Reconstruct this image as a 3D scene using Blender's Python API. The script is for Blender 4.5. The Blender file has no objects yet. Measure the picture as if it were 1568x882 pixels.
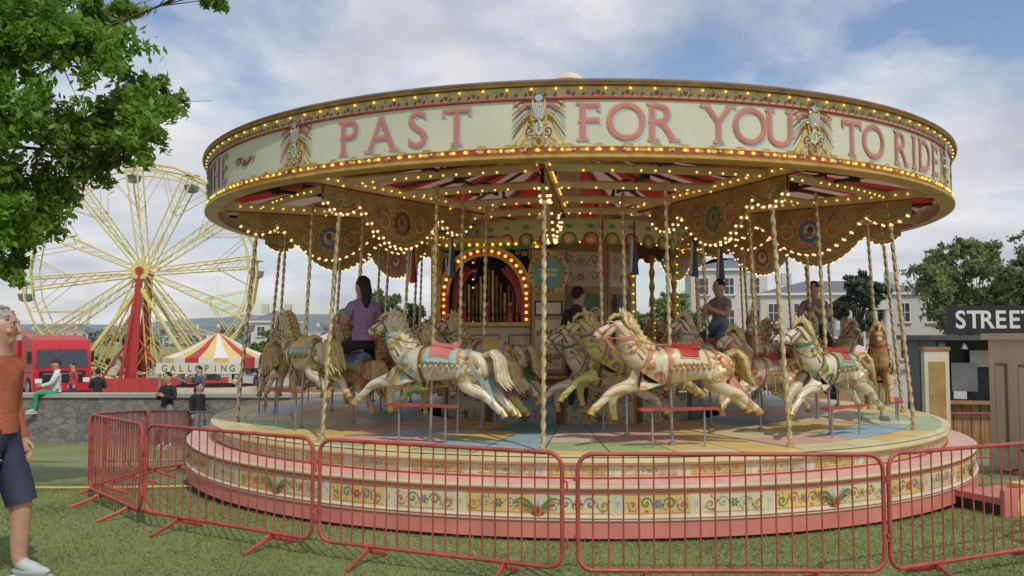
import bpy, math, random, numpy as np
from mathutils import Vector, Matrix
from mathutils.bvhtree import BVHTree
rng=random.Random(7); nr=np.random.default_rng(5)
sc=bpy.context.scene
R_=math.radians
# ---------------------------------------------------------------- materials
def mat(name,col,rough=.55,metal=0.,var=.12,scale=6.,bump=0.,emit=0.,trans=0.,bscale=None):
    m=bpy.data.materials.new(name); m.use_nodes=True
    nt=m.node_tree; N=nt.nodes; L=nt.links
    b=N['Principled BSDF']
    b.inputs['Roughness'].default_value=rough; b.inputs['Metallic'].default_value=metal
    tc=N.new('ShaderNodeTexCoord'); no=N.new('ShaderNodeTexNoise')
    no.inputs['Scale'].default_value=scale; no.inputs['Detail'].default_value=5
    L.new(tc.outputs['Object'],no.inputs['Vector'])
    mp=N.new('ShaderNodeMapRange'); mp.inputs['From Min'].default_value=.3; mp.inputs['From Max'].default_value=.7
    L.new(no.outputs['Fac'],mp.inputs['Value'])
    mx=N.new('ShaderNodeMix'); mx.data_type='RGBA'
    c=Vector(col[:3])
    mx.inputs[6].default_value=(*[max(0,x*(1-var)) for x in c],1); mx.inputs[7].default_value=(*[min(1,x*(1+var)) for x in c],1)
    L.new(mp.outputs[0],mx.inputs[0]); L.new(mx.outputs[2],b.inputs['Base Color'])
    if bump:
        bn=N.new('ShaderNodeBump'); bn.inputs['Strength'].default_value=bump; bn.inputs['Distance'].default_value=.02
        n2=N.new('ShaderNodeTexNoise'); n2.inputs['Scale'].default_value=bscale or scale*6; n2.inputs['Detail'].default_value=4
        L.new(tc.outputs['Object'],n2.inputs['Vector']); L.new(n2.outputs['Fac'],bn.inputs['Height']); L.new(bn.outputs[0],b.inputs['Normal'])
    if emit:
        b.inputs['Emission Color'].default_value=(*col[:3],1); b.inputs['Emission Strength'].default_value=emit
        try: m.cycles.emission_sampling='NONE'
        except Exception: pass
    if trans:
        t=N.new('ShaderNodeBsdfTranslucent'); L.new(mx.outputs[2],t.inputs['Color'])
        ms=N.new('ShaderNodeMixShader'); ms.inputs[0].default_value=trans
        L.new(b.outputs[0],ms.inputs[1]); L.new(t.outputs[0],ms.inputs[2]); L.new(ms.outputs[0],N['Material Output'].inputs[0])
    return m
M={}
def dm(k,*a,**kw): M[k]=mat(k,*a,**kw); return M[k]
dm('cream_paint',(.62,.61,.45),.5,var=.07,scale=1.6)
dm('ivory',(.64,.57,.40),.45,var=.12)
dm('white',(.68,.68,.65),.5,var=.06)
dm('gold',(.54,.34,.10),.38,.3,var=.25,scale=10)
dm('brass',(.66,.50,.26),.3,.7,var=.15,scale=10)
dm('brown_wood',(.17,.10,.05),.5,var=.3,scale=5)
dm('red',(.42,.045,.035),.45,var=.18)
dm('canvas_red',(.50,.07,.05),.8,var=.15,trans=.6)
dm('canvas_white',(.78,.77,.72),.8,var=.06,trans=.6)
dm('rail_red',(.40,.07,.055),.5,var=.28,scale=9,bump=.15)
dm('pinkred',(.56,.19,.15),.5,var=.14,scale=3)
dm('letter_pink',(.60,.27,.24),.5,var=.12,scale=5)
dm('letter_blue',(.40,.55,.62),.5,var=.1)
dm('pink',(.64,.40,.32),.5,var=.12)
dm('yellow',(.66,.49,.17),.5,var=.12,scale=3)
dm('paleyellow',(.64,.57,.32),.5,var=.12,scale=3)
dm('blue',(.12,.20,.42),.45)
dm('ltblue',(.32,.47,.52),.45)
dm('teal',(.14,.36,.32),.45)
dm('green',(.08,.22,.09),.45)
dm('ltgreen',(.36,.47,.22),.45)
dm('purple',(.27,.12,.24),.5)
dm('black',(.015,.015,.017),.5)
dm('dark',(.03,.027,.025),.7)
dm('greymetal',(.33,.34,.35),.4,.6)
dm('rubber',(.02,.02,.02),.8)
dm('glass',(.05,.06,.07),.08,0)
dm('bulb',(1.,.60,.07),.3,emit=1.25,var=.05)
dm('bulbw',(1.,.78,.40),.3,emit=1.15,var=.05)
dm('bulb_off',(.70,.52,.25),.2,var=.1)
dm('skin',(.50,.28,.19),.5,var=.08,scale=14)
dm('rust',(.42,.12,.055),.8,var=.15,scale=9,bump=.3)
dm('navy',(.03,.04,.07),.8,var=.25,bump=.3)
dm('hair_grey',(.36,.33,.30),.7,var=.3,scale=60,bump=.5)
dm('hair_dark',(.025,.017,.012),.6,var=.4,scale=60,bump=.5)
dm('lilac',(.33,.21,.38),.8,bump=.2)
dm('greencloth',(.03,.32,.13),.8,bump=.2)
dm('whitecloth',(.62,.62,.62),.8,bump=.2)
dm('blackcloth',(.02,.02,.024),.85,bump=.2)
dm('bluecloth',(.06,.11,.20),.85,bump=.2)
dm('greycloth',(.20,.21,.23),.85,bump=.2)
dm('shoe',(.42,.47,.45),.6)
dm('bark',(.09,.065,.045),.9,var=.4,scale=14,bump=.8)
dm('leaf',(.19,.32,.04),.5,var=.4,scale=1.6,trans=.5)
dm('leaf_far',(.17,.23,.085),.7,var=.35,scale=.35,trans=.3)
dm('leaf_dark',(.06,.095,.05),.7,var=.4,scale=.4,trans=.15)
dm('blade',(.25,.31,.095),.6,var=.35,scale=.9,trans=.35)
dm('house_wall',(.55,.53,.47),.8,var=.08,scale=.6)
dm('roof_slate',(.16,.17,.18),.8,var=.2)
dm('roof_tile',(.28,.14,.10),.8,var=.2)
dm('paving',(.36,.34,.31),.85,var=.12,scale=.5)
dm('wood',(.32,.17,.07),.6,var=.3,scale=4)
dm('kiosk_cream',(.66,.60,.47),.6,var=.08,scale=2)
dm('container_grey',(.07,.078,.082),.6,var=.15)
dm('truck_red',(.50,.015,.02),.3,var=.06)
dm('tent_pink',(.60,.42,.42),.8,var=.1)
dm('wheel_yellow',(.62,.54,.17),.5,var=.12)
dm('gondola',(.20,.25,.22),.6,var=.2)
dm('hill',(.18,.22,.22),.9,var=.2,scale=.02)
dm('board_ochre',(.42,.27,.10),.5,var=.25)

def object_horse_mat(name,base,accent):
    m=bpy.data.materials.new(name); m.use_nodes=True; nt=m.node_tree; N=nt.nodes; L=nt.links
    b=N['Principled BSDF']; b.inputs['Roughness'].default_value=.36
    b.inputs['Coat Weight'].default_value=.25
    tc=N.new('ShaderNodeTexCoord')
    no=N.new('ShaderNodeTexNoise'); no.inputs['Scale'].default_value=5.; no.inputs['Detail'].default_value=4
    L.new(tc.outputs['Object'],no.inputs['Vector'])
    r=N.new('ShaderNodeValToRGB'); e=r.color_ramp.elements
    e[0].position=.34; e[0].color=(base[0]*.78,base[1]*.70,base[2]*.52,1); e[1].position=.54; e[1].color=(*base,1)
    L.new(no.outputs['Fac'],r.inputs[0])
    wv=N.new('ShaderNodeTexWave'); wv.wave_type='RINGS'; wv.inputs['Scale'].default_value=3.6; wv.inputs['Distortion'].default_value=10; wv.inputs['Detail'].default_value=1.5
    L.new(tc.outputs['Object'],wv.inputs['Vector'])
    r2=N.new('ShaderNodeValToRGB'); e=r2.color_ramp.elements; e[0].position=.78; e[0].color=(0,0,0,1); e[1].position=.85; e[1].color=(1,1,1,1)
    L.new(wv.outputs['Fac'],r2.inputs[0])
    n3=N.new('ShaderNodeTexNoise'); n3.inputs['Scale'].default_value=2.6
    L.new(tc.outputs['Object'],n3.inputs['Vector'])
    r3=N.new('ShaderNodeValToRGB'); e=r3.color_ramp.elements; e[0].position=.47; e[0].color=(0,0,0,1); e[1].position=.55; e[1].color=(.75,.75,.75,1)
    L.new(n3.outputs['Fac'],r3.inputs[0])
    mu=N.new('ShaderNodeMath'); mu.operation='MULTIPLY'; L.new(r2.outputs[0],mu.inputs[0]); L.new(r3.outputs[0],mu.inputs[1])
    mx=N.new('ShaderNodeMix'); mx.data_type='RGBA'; L.new(mu.outputs[0],mx.inputs[0]); L.new(r.outputs[0],mx.inputs[6]); mx.inputs[7].default_value=(*accent,1)
    L.new(mx.outputs[2],b.inputs['Base Color'])
    return m
# ---------------------------------------------------------------- mesh builder
t_=(1+5**.5)/2
ICO=[Vector(v).normalized() for v in [(-1,t_,0),(1,t_,0),(-1,-t_,0),(1,-t_,0),(0,-1,t_),(0,1,t_),(0,-1,-t_),(0,1,-t_),(t_,0,-1),(t_,0,1),(-t_,0,-1),(-t_,0,1)]]
ICF=[(0,11,5),(0,5,1),(0,1,7),(0,7,10),(0,10,11),(1,5,9),(5,11,4),(11,10,2),(10,7,6),(7,1,8),(3,9,4),(3,4,2),(3,2,6),(3,6,8),(3,8,9),(4,9,5),(2,4,11),(6,2,10),(8,6,7),(9,8,1)]
class MB:
    def __init__(s): s.v=[];s.f=[];s.m=[];s.mats=[]
    def mi(s,k):
        m=M[k] if isinstance(k,str) else k
        if m not in s.mats: s.mats.append(m)
        return s.mats.index(m)
    def add(s,vs,fs,k):
        b=len(s.v); i=s.mi(k)
        s.v.extend([tuple(v) for v in vs])
        for f in fs: s.f.append(tuple(b+j for j in f)); s.m.append(i)
    def box(s,c,size,k,rot=None,taper=1.):
        x,y,z=[a/2 for a in size]; vs=[]
        for dz in(-1,1):
            t=taper if dz>0 else 1
            for dx,dy in((-1,-1),(1,-1),(1,1),(-1,1)): vs.append(Vector((dx*x*t,dy*y*t,dz*z)))
        if rot is not None:
            if isinstance(rot,(int,float)): rot=Matrix.Rotation(rot,3,'Z')
            vs=[rot@v for v in vs]
        c=Vector(c); vs=[v+c for v in vs]
        s.add(vs,[(0,3,2,1),(4,5,6,7),(0,1,5,4),(1,2,6,5),(2,3,7,6),(3,0,4,7)],k)
    def tube(s,pts,rad,k,seg=8,cap=True,flat=1.):
        pts=[Vector(p) for p in pts]; n=len(pts)
        if not isinstance(rad,(list,tuple)): rad=[rad]*n
        up=None; rings=[]
        for i,p in enumerate(pts):
            d=(pts[min(i+1,n-1)]-pts[max(i-1,0)]).normalized()
            if up is None:
                a=Vector((0,0,1)) if abs(d.z)<.9 else Vector((1,0,0))
                up=(a-d*a.dot(d)).normalized()
            else: up=(up-d*up.dot(d)).normalized()
            sd=d.cross(up)
            rings.append([p+(up*math.cos(2*math.pi*j/seg)+sd*math.sin(2*math.pi*j/seg)*flat)*rad[i] for j in range(seg)])
        vs=[v for r in rings for v in r]; fs=[]
        for i in range(n-1):
            for j in range(seg):
                a=i*seg+j; b=i*seg+(j+1)%seg
                fs.append((a,b,b+seg,a+seg))
        if cap: fs.append(tuple(range(seg))[::-1]); fs.append(tuple((n-1)*seg+j for j in range(seg)))
        s.add(vs,fs,k)
    def ball(s,c,r,k):
        if not isinstance(r,(tuple,list)): r=(r,r,r)
        s.add([(c[0]+v.x*r[0],c[1]+v.y*r[1],c[2]+v.z*r[2]) for v in ICO],ICF,k)
    def sph(s,c,r,k,nu=14,nv=9,rot=None,vmax=1.):
        if not isinstance(r,(tuple,list)): r=(r,r,r)
        vs=[];fs=[]
        for i in range(nv+1):
            th=math.pi*i/nv*vmax
            for j in range(nu):
                a=2*math.pi*j/nu
                v=Vector((math.sin(th)*math.cos(a)*r[0],math.sin(th)*math.sin(a)*r[1],math.cos(th)*r[2]))
                if rot is not None: v=rot@v
                vs.append(v+Vector(c))
        for i in range(nv):
            for j in range(nu):
                fs.append((i*nu+j,(i+1)*nu+j,(i+1)*nu+(j+1)%nu,i*nu+(j+1)%nu))
        s.add(vs,fs,k)
    def revolve(s,prof,k,segs=144,a0=0,a1=360):
        n=len(prof); vs=[];fs=[]
        for i in range(segs+1):
            a=R_(a0+(a1-a0)*i/segs)
            for (r,z) in prof: vs.append((r*math.sin(a),-r*math.cos(a),z))
        for i in range(segs):
            for j in range(n-1):
                a=i*n+j; fs.append((a,a+n,a+n+1,a+1))
        s.add(vs,fs,k)
    def make(s,name,parent=None,smooth=35,loc=None,rotz=0):
        me=bpy.data.meshes.new(name); me.from_pydata(s.v,[],s.f)
        for m in s.mats: me.materials.append(m)
        me.polygons.foreach_set('material_index',s.m)
        if smooth:
            me.polygons.foreach_set('use_smooth',[True]*len(s.f))
            me.set_sharp_from_angle(angle=R_(smooth))
        me.update()
        o=bpy.data.objects.new(name,me); sc.collection.objects.link(o)
        if parent: o.parent=parent
        if loc: o.location=loc
        o.rotation_euler[2]=rotz
        return o
def empty(name,loc=(0,0,0),rz=0,parent=None):
    o=bpy.data.objects.new(name,None); sc.collection.objects.link(o); o.location=loc; o.rotation_euler[2]=rz
    if parent: o.parent=parent
    return o
def npmesh(name,V,F,k,parent=None):
    me=bpy.data.meshes.new(name); n=F.shape[1]
    me.vertices.add(len(V)); me.vertices.foreach_set('co',V.astype(np.float32).ravel())
    me.loops.add(F.size); me.loops.foreach_set('vertex_index',F.astype(np.int32).ravel())
    me.polygons.add(len(F)); me.polygons.foreach_set('loop_start',np.arange(0,F.size,n,dtype=np.int32))
    me.polygons.foreach_set('loop_total',np.full(len(F),n,dtype=np.int32))
    me.materials.append(M[k]); me.update(calc_edges=True)
    o=bpy.data.objects.new(name,me); sc.collection.objects.link(o)
    if parent: o.parent=parent
    return o
def skin_mesh(verts,edges,rad,sub=2):
    me=bpy.data.meshes.new('tmp'); me.from_pydata(verts,edges,[])
    o=bpy.data.objects.new('tmp',me); sc.collection.objects.link(o)
    md=o.modifiers.new('s','SKIN'); md.use_smooth_shade=True; md.branch_smoothing=.6
    for i,r in enumerate(rad):
        d=me.skin_vertices[0].data[i]
        d.radius=(r,r) if not isinstance(r,(tuple,list)) else r
        d.use_root=(i==0)
    ss=o.modifiers.new('u','SUBSURF'); ss.levels=sub; ss.render_levels=sub
    dg=bpy.context.evaluated_depsgraph_get(); dg.update()
    m2=bpy.data.meshes.new_from_object(o.evaluated_get(dg))
    bpy.data.objects.remove(o); bpy.data.meshes.remove(me)
    return m2
# ---------------------------------------------------------------- terrain
def sm(t): t=max(0,min(1,t)); return t*t*(3-2*t)
def tz(x,y): return -1.0*sm((y-7.2)/14)-.2*sm((y-21)/4)
xs=[-1500,-600,-250,-120,-60,-40,-30]+[ -24+i*1.0 for i in range(49)]+[30,40,60,120,250,600,1500]
ys=[-300,-60,-20,-5]+[i*.75 for i in range(0,40)]+[34,45,60,90,150,300,700,2500]
mb=MB(); vs=[(x,y,tz(x,y)) for y in ys for x in xs]; nx=len(xs)
mb.v=vs
g=bpy.data.materials.new('grass'); g.use_nodes=True; nt=g.node_tree; N=nt.nodes; L=nt.links
b=N['Principled BSDF']; b.inputs['Roughness'].default_value=.9
tc=N.new('ShaderNodeTexCoord'); n1=N.new('ShaderNodeTexNoise'); n1.inputs['Scale'].default_value=.7; n1.inputs['Detail'].default_value=8; n1.inputs['Roughness'].default_value=.65
n2=N.new('ShaderNodeTexNoise'); n2.inputs['Scale'].default_value=38; n2.inputs['Detail'].default_value=6
L.new(tc.outputs['Object'],n1.inputs['Vector']); L.new(tc.outputs['Object'],n2.inputs['Vector'])
r=N.new('ShaderNodeValToRGB'); r.color_ramp.elements[0].position=.38; r.color_ramp.elements[0].color=(.14,.185,.06,1); r.color_ramp.elements[1].position=.62; r.color_ramp.elements[1].color=(.29,.31,.135,1)
ad=N.new('ShaderNodeMath'); ad.operation='MULTIPLY_ADD'; ad.inputs[1].default_value=.5; 
hf=N.new('ShaderNodeMath'); hf.operation='MULTIPLY'; hf.inputs[1].default_value=.5
L.new(n2.outputs['Fac'],hf.inputs[0]); L.new(n1.outputs['Fac'],ad.inputs[0]); L.new(hf.outputs[0],ad.inputs[2]); L.new(ad.outputs[0],r.inputs[0]); L.new(r.outputs[0],b.inputs['Base Color'])
bn=N.new('ShaderNodeBump'); bn.inputs['Strength'].default_value=.8; bn.inputs['Distance'].default_value=.04; L.new(n2.outputs['Fac'],bn.inputs['Height']); L.new(bn.outputs[0],b.inputs['Normal'])
M['grass']=g
i0=mb.mi('grass')
for j in range(len(ys)-1):
    for i in range(nx-1):
        a=j*nx+i; mb.f.append((a,a+1,a+1+nx,a+nx)); mb.m.append(i0)
mb.make('ground_lawn',smooth=60)
# grass blades
CX,CY=0.80,11.87
nB=90000
bx=nr.uniform(-6.5,6.2,nB*2); by=4.4+6*nr.random(nB*2)**1.3
keep=((bx-CX)**2+(by-CY)**2>4.93**2)&(np.abs(bx)<by*.68+.3)&(np.sin(bx*2.1+np.sin(by*3.))+np.sin(by*2.7+bx)+nr.normal(0,1.,nB*2)>-1.6)
bx=bx[keep][:nB]; by=by[keep][:nB]; n=len(bx)
bz=np.array([tz(0,y) for y in by]); an=nr.uniform(0,6.28,n); h=nr.uniform(.012,.034,n); w=nr.uniform(.003,.006,n)
le=nr.normal(0,.018,(n,2))
V=np.zeros((n,3,3)); V[:,0]=np.c_[bx-w*np.cos(an),by-w*np.sin(an),bz]; V[:,1]=np.c_[bx+w*np.cos(an),by+w*np.sin(an),bz]; V[:,2]=np.c_[bx+le[:,0],by+le[:,1],bz+h]
npmesh('grass_blades',V.reshape(-1,3),np.arange(n*3).reshape(-1,3),'blade')
# plaza, wall
mb=MB(); mb.box((-30,53,-1.195+.0),(90,62,.03),'paving'); mb.box((30,60,-1.2),(29,66,.03),'paving'); mb.make('paved_plaza')
st=bpy.data.materials.new('stone'); st.use_nodes=True; nt=st.node_tree; N=nt.nodes; L=nt.links; b=N['Principled BSDF']; b.inputs['Roughness'].default_value=.9
tc=N.new('ShaderNodeTexCoord'); mpn=N.new('ShaderNodeMapping'); mpn.inputs['Scale'].default_value=(1,1,1.7); vo=N.new('ShaderNodeTexVoronoi'); vo.inputs['Scale'].default_value=4.4
ve=N.new('ShaderNodeTexVoronoi'); ve.feature='DISTANCE_TO_EDGE'; ve.inputs['Scale'].default_value=4.4
L.new(tc.outputs['Object'],mpn.inputs[0]); L.new(mpn.outputs[0],vo.inputs['Vector']); L.new(mpn.outputs[0],ve.inputs['Vector'])
r=N.new('ShaderNodeValToRGB'); r.color_ramp.elements[0].color=(.15,.14,.12,1); r.color_ramp.elements[1].color=(.27,.25,.22,1)
L.new(vo.outputs['Color'],r.inputs[0]); r2=N.new('ShaderNodeValToRGB'); r2.color_ramp.elements[0].color=(.55,.55,.55,1); r2.color_ramp.elements[1].position=.06
L.new(ve.outputs['Distance'],r2.inputs[0]); mx=N.new('ShaderNodeMix'); mx.data_type='RGBA'; mx.blend_type='MULTIPLY'; mx.inputs[0].default_value=1
L.new(r.outputs[0],mx.inputs[6]); L.new(r2.outputs[0],mx.inputs[7]); L.new(mx.outputs[2],b.inputs['Base Color'])
bn=N.new('ShaderNodeBump'); bn.inputs['Distance'].default_value=.02; bn.inputs['Strength'].default_value=.5; L.new(r2.outputs[0],bn.inputs['Height']); L.new(bn.outputs[0],b.inputs['Normal'])
M['stone']=st
mb=MB(); mb.box((-12,21.3,-.5),(20,.5,1.3),'stone'); mb.box((-12,21.3,.19),(20.1,.6,.09),'paving'); mb.make('stone_wall')
mb=MB(); mb.tube([(-9+i*.4,9.5+.03*math.sin(i)+i*.02,tz(0,9.5)+.02) for i in range(16)],.012,'yellow',6); mb.make('yellow_hose')
# ---------------------------------------------------------------- art helpers
def ribbon(mb,pts,w0,w1,mp,off,k,belly=0):
    n=len(pts); vs=[]
    for i,p in enumerate(pts):
        q0=pts[max(0,i-1)]; q1=pts[min(n-1,i+1)]
        dx,dy=q1[0]-q0[0],q1[1]-q0[1]; l=math.hypot(dx,dy) or 1; t=i/(n-1)
        w=(w0+(w1-w0)*t+belly*math.sin(math.pi*t))/2
        vs.append(mp(p[0]-dy/l*w,p[1]+dx/l*w,off)); vs.append(mp(p[0]+dy/l*w,p[1]-dx/l*w,off))
    mb.add(vs,[(2*i,2*i+1,2*i+3,2*i+2) for i in range(n-1)],k)
def disc(mb,c,rx,ry,mp,off,k,n=12,rot=0):
    vs=[]
    for i in range(n):
        a=2*math.pi*i/n; x=rx*math.cos(a); y=ry*math.sin(a)
        vs.append(mp(c[0]+x*math.cos(rot)-y*math.sin(rot),c[1]+x*math.sin(rot)+y*math.cos(rot),off))
    mb.add(vs,[tuple(range(n))],k)
def spiral(cx,cy,r,a0,turns,sg,n=14,shr=.8):
    return [(cx+r*(1-shr*i/n)*math.cos(a0+sg*turns*6.283*i/n),cy+r*(1-shr*i/n)*math.sin(a0+sg*turns*6.283*i/n)) for i in range(n+1)]
def rect(mb,u0,u1,v0,v1,mp,off,k,nu=1):
    vs=[];
    for i in range(nu+1):
        u=u0+(u1-u0)*i/nu; vs+= [mp(u,v0,off),mp(u,v1,off)]
    mb.add(vs,[(2*i,2*i+2,2*i+3,2*i+1) for i in range(nu)],k)
def art(mb,mp,u0,u1,v0,v1,cols,off=.003,r=None,rosette=True,dens=1.):
    r=r or rng; w=u1-u0; h=v1-v0; uc=(u0+u1)/2; vc=(v0+v1)/2; o=off
    if rosette:
        for i in range(6): o+=.0003; disc(mb,(uc+h*.17*math.cos(i*1.047),vc+h*.17*math.sin(i*1.047)),h*.12,h*.07,mp,o,cols[0],8,i*1.047)
        o+=.0004; disc(mb,(uc,vc),h*.10,h*.10,mp,o,cols[1],8)
    nsc=max(1,int((w/2-h*.3)/(h*.72)*dens))
    step=(w/2-h*.3)/nsc
    for sg in(-1,1):
        for i in range(nsc):
            cx=uc+sg*(h*.3+step*(i+.5)); up=1 if i%2==0 else -1; rr=min(step*.5,h*.34)
            k=cols[(i+2)%len(cols)]
            p=spiral(cx,vc+up*h*.06,rr,(math.pi if sg>0 else 0),1.25,-sg*up)
            o+=.0003; ribbon(mb,[(cx-sg*step*.6,vc-up*h*.34)]+p,h*.03,h*.04,mp,o,k,h*.05)
            for q in range(5):
                a=r.uniform(0,6.28); o+=.0002; rq=r.uniform(.9,1.35)
                uu=cx+rr*rq*math.cos(a); vv=vc+h*.38*math.sin(a)
                if u0+h*.05<uu<u1-h*.05: disc(mb,(uu,vv),h*r.uniform(.06,.10),h*.032,mp,o,cols[(i+q+3)%len(cols)],6,a+.6)
            o+=.0003; disc(mb,(cx,vc+up*h*.06),h*.055,h*.055,mp,o,cols[(i+1)%len(cols)],7)
def cylmap(R,tilt=0):
    return lambda u,v,o:((R+o)*math.sin(u/R),-(R+o)*math.cos(u/R),v)
def planemap(org,ux,vx,nx_):
    org,ux,vx,nx_=Vector(org),Vector(ux),Vector(vx),Vector(nx_)
    return lambda u,v,o: org+ux*u+vx*v+nx_*o
# ---------------------------------------------------------------- letters
_tc={}
def glyph(ch,off):
    if (ch,off) in _tc: return _tc[(ch,off)]
    c=bpy.data.curves.new('t','FONT'); c.body=ch; c.size=1; c.offset=off; c.resolution_u=5
    o=bpy.data.objects.new('t',c); sc.collection.objects.link(o)
    dg=bpy.context.evaluated_depsgraph_get(); dg.update()
    me=bpy.data.meshes.new_from_object(o.evaluated_get(dg))
    v=[(a.co.x,a.co.y) for a in me.vertices]; f=[tuple(p.vertices) for p in me.polygons]
    bpy.data.objects.remove(o); bpy.data.curves.remove(c); bpy.data.meshes.remove(me)
    _tc[(ch,off)]=(v,f); return v,f
SB={'P':[.13],'A':[.05,.95],'T':[.5],'F':[.13],'R':[.13,.92],'Y':[.5],'I':[.5],'H':[.1,.9],'N':[.1,.9],'L':[.13],'D':[.1],'E':[.12]}
STP={'U':[.1,.9],'Y':[.06,.94],'H':[.1,.9],'I':[.5],'P':[.1],'F':[.1],'R':[.1],'D':[.1],'E':[.1],'N':[.1,.9],'L':[.12]}
VT={'T':[.03,.97],'F':[.95],'E':[.95]}
def letter(mb,ch,u,v,h,mp,layers,wscale=1.):
    v0,_=glyph(ch,0.); 
    ymax=max(p[1] for p in glyph('H',0.)[0]); s=h/ymax
    xa=min(p[0] for p in v0); xb=max(p[0] for p in v0); xm=(xa+xb)/2; W=(xb-xa)*s*wscale
    for (go,dx,dy,o,k,serif) in layers:
        vv,ff=glyph(ch,go)
        mb.add([mp(u+(x-xm)*s*wscale+dx,v+y*s+dy,o) for x,y in vv],ff,k)
        if serif:
            sw=h*.14+go*s; sh=h*.033+go*s*.6; oo=o+.0006
            for q in SB.get(ch,[]): cx=u-W/2+W*q+dx; rect(mb,cx-sw,cx+sw,v-sh*.8+dy,v+sh*1.2+dy,mp,oo,k)
            for q in STP.get(ch,[]): cx=u-W/2+W*q+dx; rect(mb,cx-sw,cx+sw,v+h-sh*1.2+dy,v+h+sh*.8+dy,mp,oo,k)
            for q in VT.get(ch,[]): cx=u-W/2+W*q+dx; rect(mb,cx-sh,cx+sh,v+h*.78+dy,v+h+sh*.4+dy,mp,oo,k)
            for yy in((.5,) if ch in 'PFRE' else ()): cx=u-W/2+W*.08+dx; rect(mb,cx-h*.09,cx+.01,v+h*yy-sh*.6+dy,v+h*yy+sh*.6+dy,mp,oo,k)
# ================================================================ CAROUSEL
car=empty('carousel',(CX,CY,0),R_(-3.85))
PH=[-3+30*i for i in range(12)]
# --- base
mb=MB()
mb.revolve([(4.72,.41),(4.95,.41),(4.965,.425),(4.965,.44),(4.95,.445)],'paleyellow')
mb.revolve([(4.945,.41),(4.945,.20)],'ivory')
mb.revolve([(4.948,.205),(4.97,.20),(4.97,.17),(4.955,.16)],'ivory')
mb.revolve([(4.971,.192),(4.974,.187),(4.971,.182)],'red')
mb.revolve([(4.955,.16),(4.965,.03)],'pinkred'); mb.revolve([(4.9,.0301),(4.9,-.35)],'dark')
mb.revolve([(4.965,.03),(4.9,.03)],'pinkred')
mb.revolve([(4.95,.445),(4.655,.455)],'pink')
mb.revolve([(4.66,.60),(4.66,.44)],'ivory')
mb.revolve([(4.66,.455),(4.675,.455),(4.675,.47),(4.66,.47)],'red')
mb.revolve([(4.66,.572),(4.69,.575),(4.705,.59),(4.70,.63),(4.66,.637)],'paleyellow')
mb.revolve([(4.706,.588),(4.712,.592),(4.706,.597)],'gold')
mb.revolve([(4.945,.405),(4.96,.405),(4.96,.395),(4.945,.395)],'red')
mb.revolve([(4.66,.40),(2.0,.40),(2.0,.0)],'dark',60)
cols=['red','gold','blue','gold','green','pinkred','ltblue','gold']
for tier,(Rr,v0,v1) in enumerate([(4.66,.475,.570),(4.945,.215,.385)]):
    mp=cylmap(Rr)
    for i in range(48):
        c=R_(-3+7.5*i+3.75)*Rr; w=R_(7.5)*Rr
        bc=['yellow','paleyellow'][i%2] if tier==0 else ['paleyellow','yellow'][i%2]
        rect(mb,c-w/2+.05,c+w/2-.05,v0+.006,v1-.006,mp,.0012,bc,4)
        for (a,b_) in(((v0+.010),(v0+.014)),((v1-.014),(v1-.010))): rect(mb,c-w/2+.06,c+w/2-.06,a,b_,mp,.002,'red',4)
        rr=random.Random(i%7+tier*5)
        cc=cols[(i*2)%5:]+cols[:(i*2)%5]
        art(mb,mp,c-w/2+.06,c+w/2-.06,v0+.013,v1-.013,cc,.003,rr,dens=1.25 if tier else 1.0)
        rect(mb,c-w/2-.018,c-w/2+.018,v0+.01,v1-.01,mp,.002,'ivory'); disc(mb,(c-w/2,(v0+v1)/2),.012,.025,mp,.0035,'ltblue',8)
mp=cylmap(4.945)
for ph in PH:
    c=R_(ph)*4.945; vc=.25
    for sg in(-1,1):
        for q in range(5):
            ribbon(mb,[(c+sg*(.02+.045*t*(q+1)/2.2),vc+.03*(q-1.6)*math.sin(t*1.6)+.02*t) for t in [0,.3,.6,.9,1.2,1.5,1.8]],.03,.008,mp,.012+q*.002,['red','gold','brown_wood','gold','green'][q])
    disc(mb,(c,vc),.034,.048,mp,.024,'gold',10); disc(mb,(c,vc),.02,.03,mp,.026,'red',10); disc(mb,(c,vc-.06),.022,.022,mp,.024,'brown_wood',8)
mb.make('stepped_base',car,30)
# --- deck
mb=MB(); rg=random.Random(3)
for (ra,rb,pl) in [(2.05,2.9,['ltblue','pink','yellow','teal']),(2.9,3.75,['ivory','pink','ltblue','yellow','paleyellow']),(3.75,4.30,['ltgreen','yellow','pink','ltblue','paleyellow']),(4.30,4.66,['yellow','yellow','paleyellow','yellow','ltgreen','yellow'])]:
    for i in range(48):
        a0=-3+7.5*i; k=pl[(i//2)%len(pl)] if rg.random()<.8 else pl[i%len(pl)]
        mb.revolve([(rb-.004,.643),(ra+.004,.643)],k,3,a0+.08,a0+7.42)
mb.revolve([(4.66,.637),(2.05,.637),(2.05,.45)],'dark',96)
mb.revolve([(4.7,.6405),(4.62,.6465)],'paleyellow')
mb.make('deck',car,30)
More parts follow.
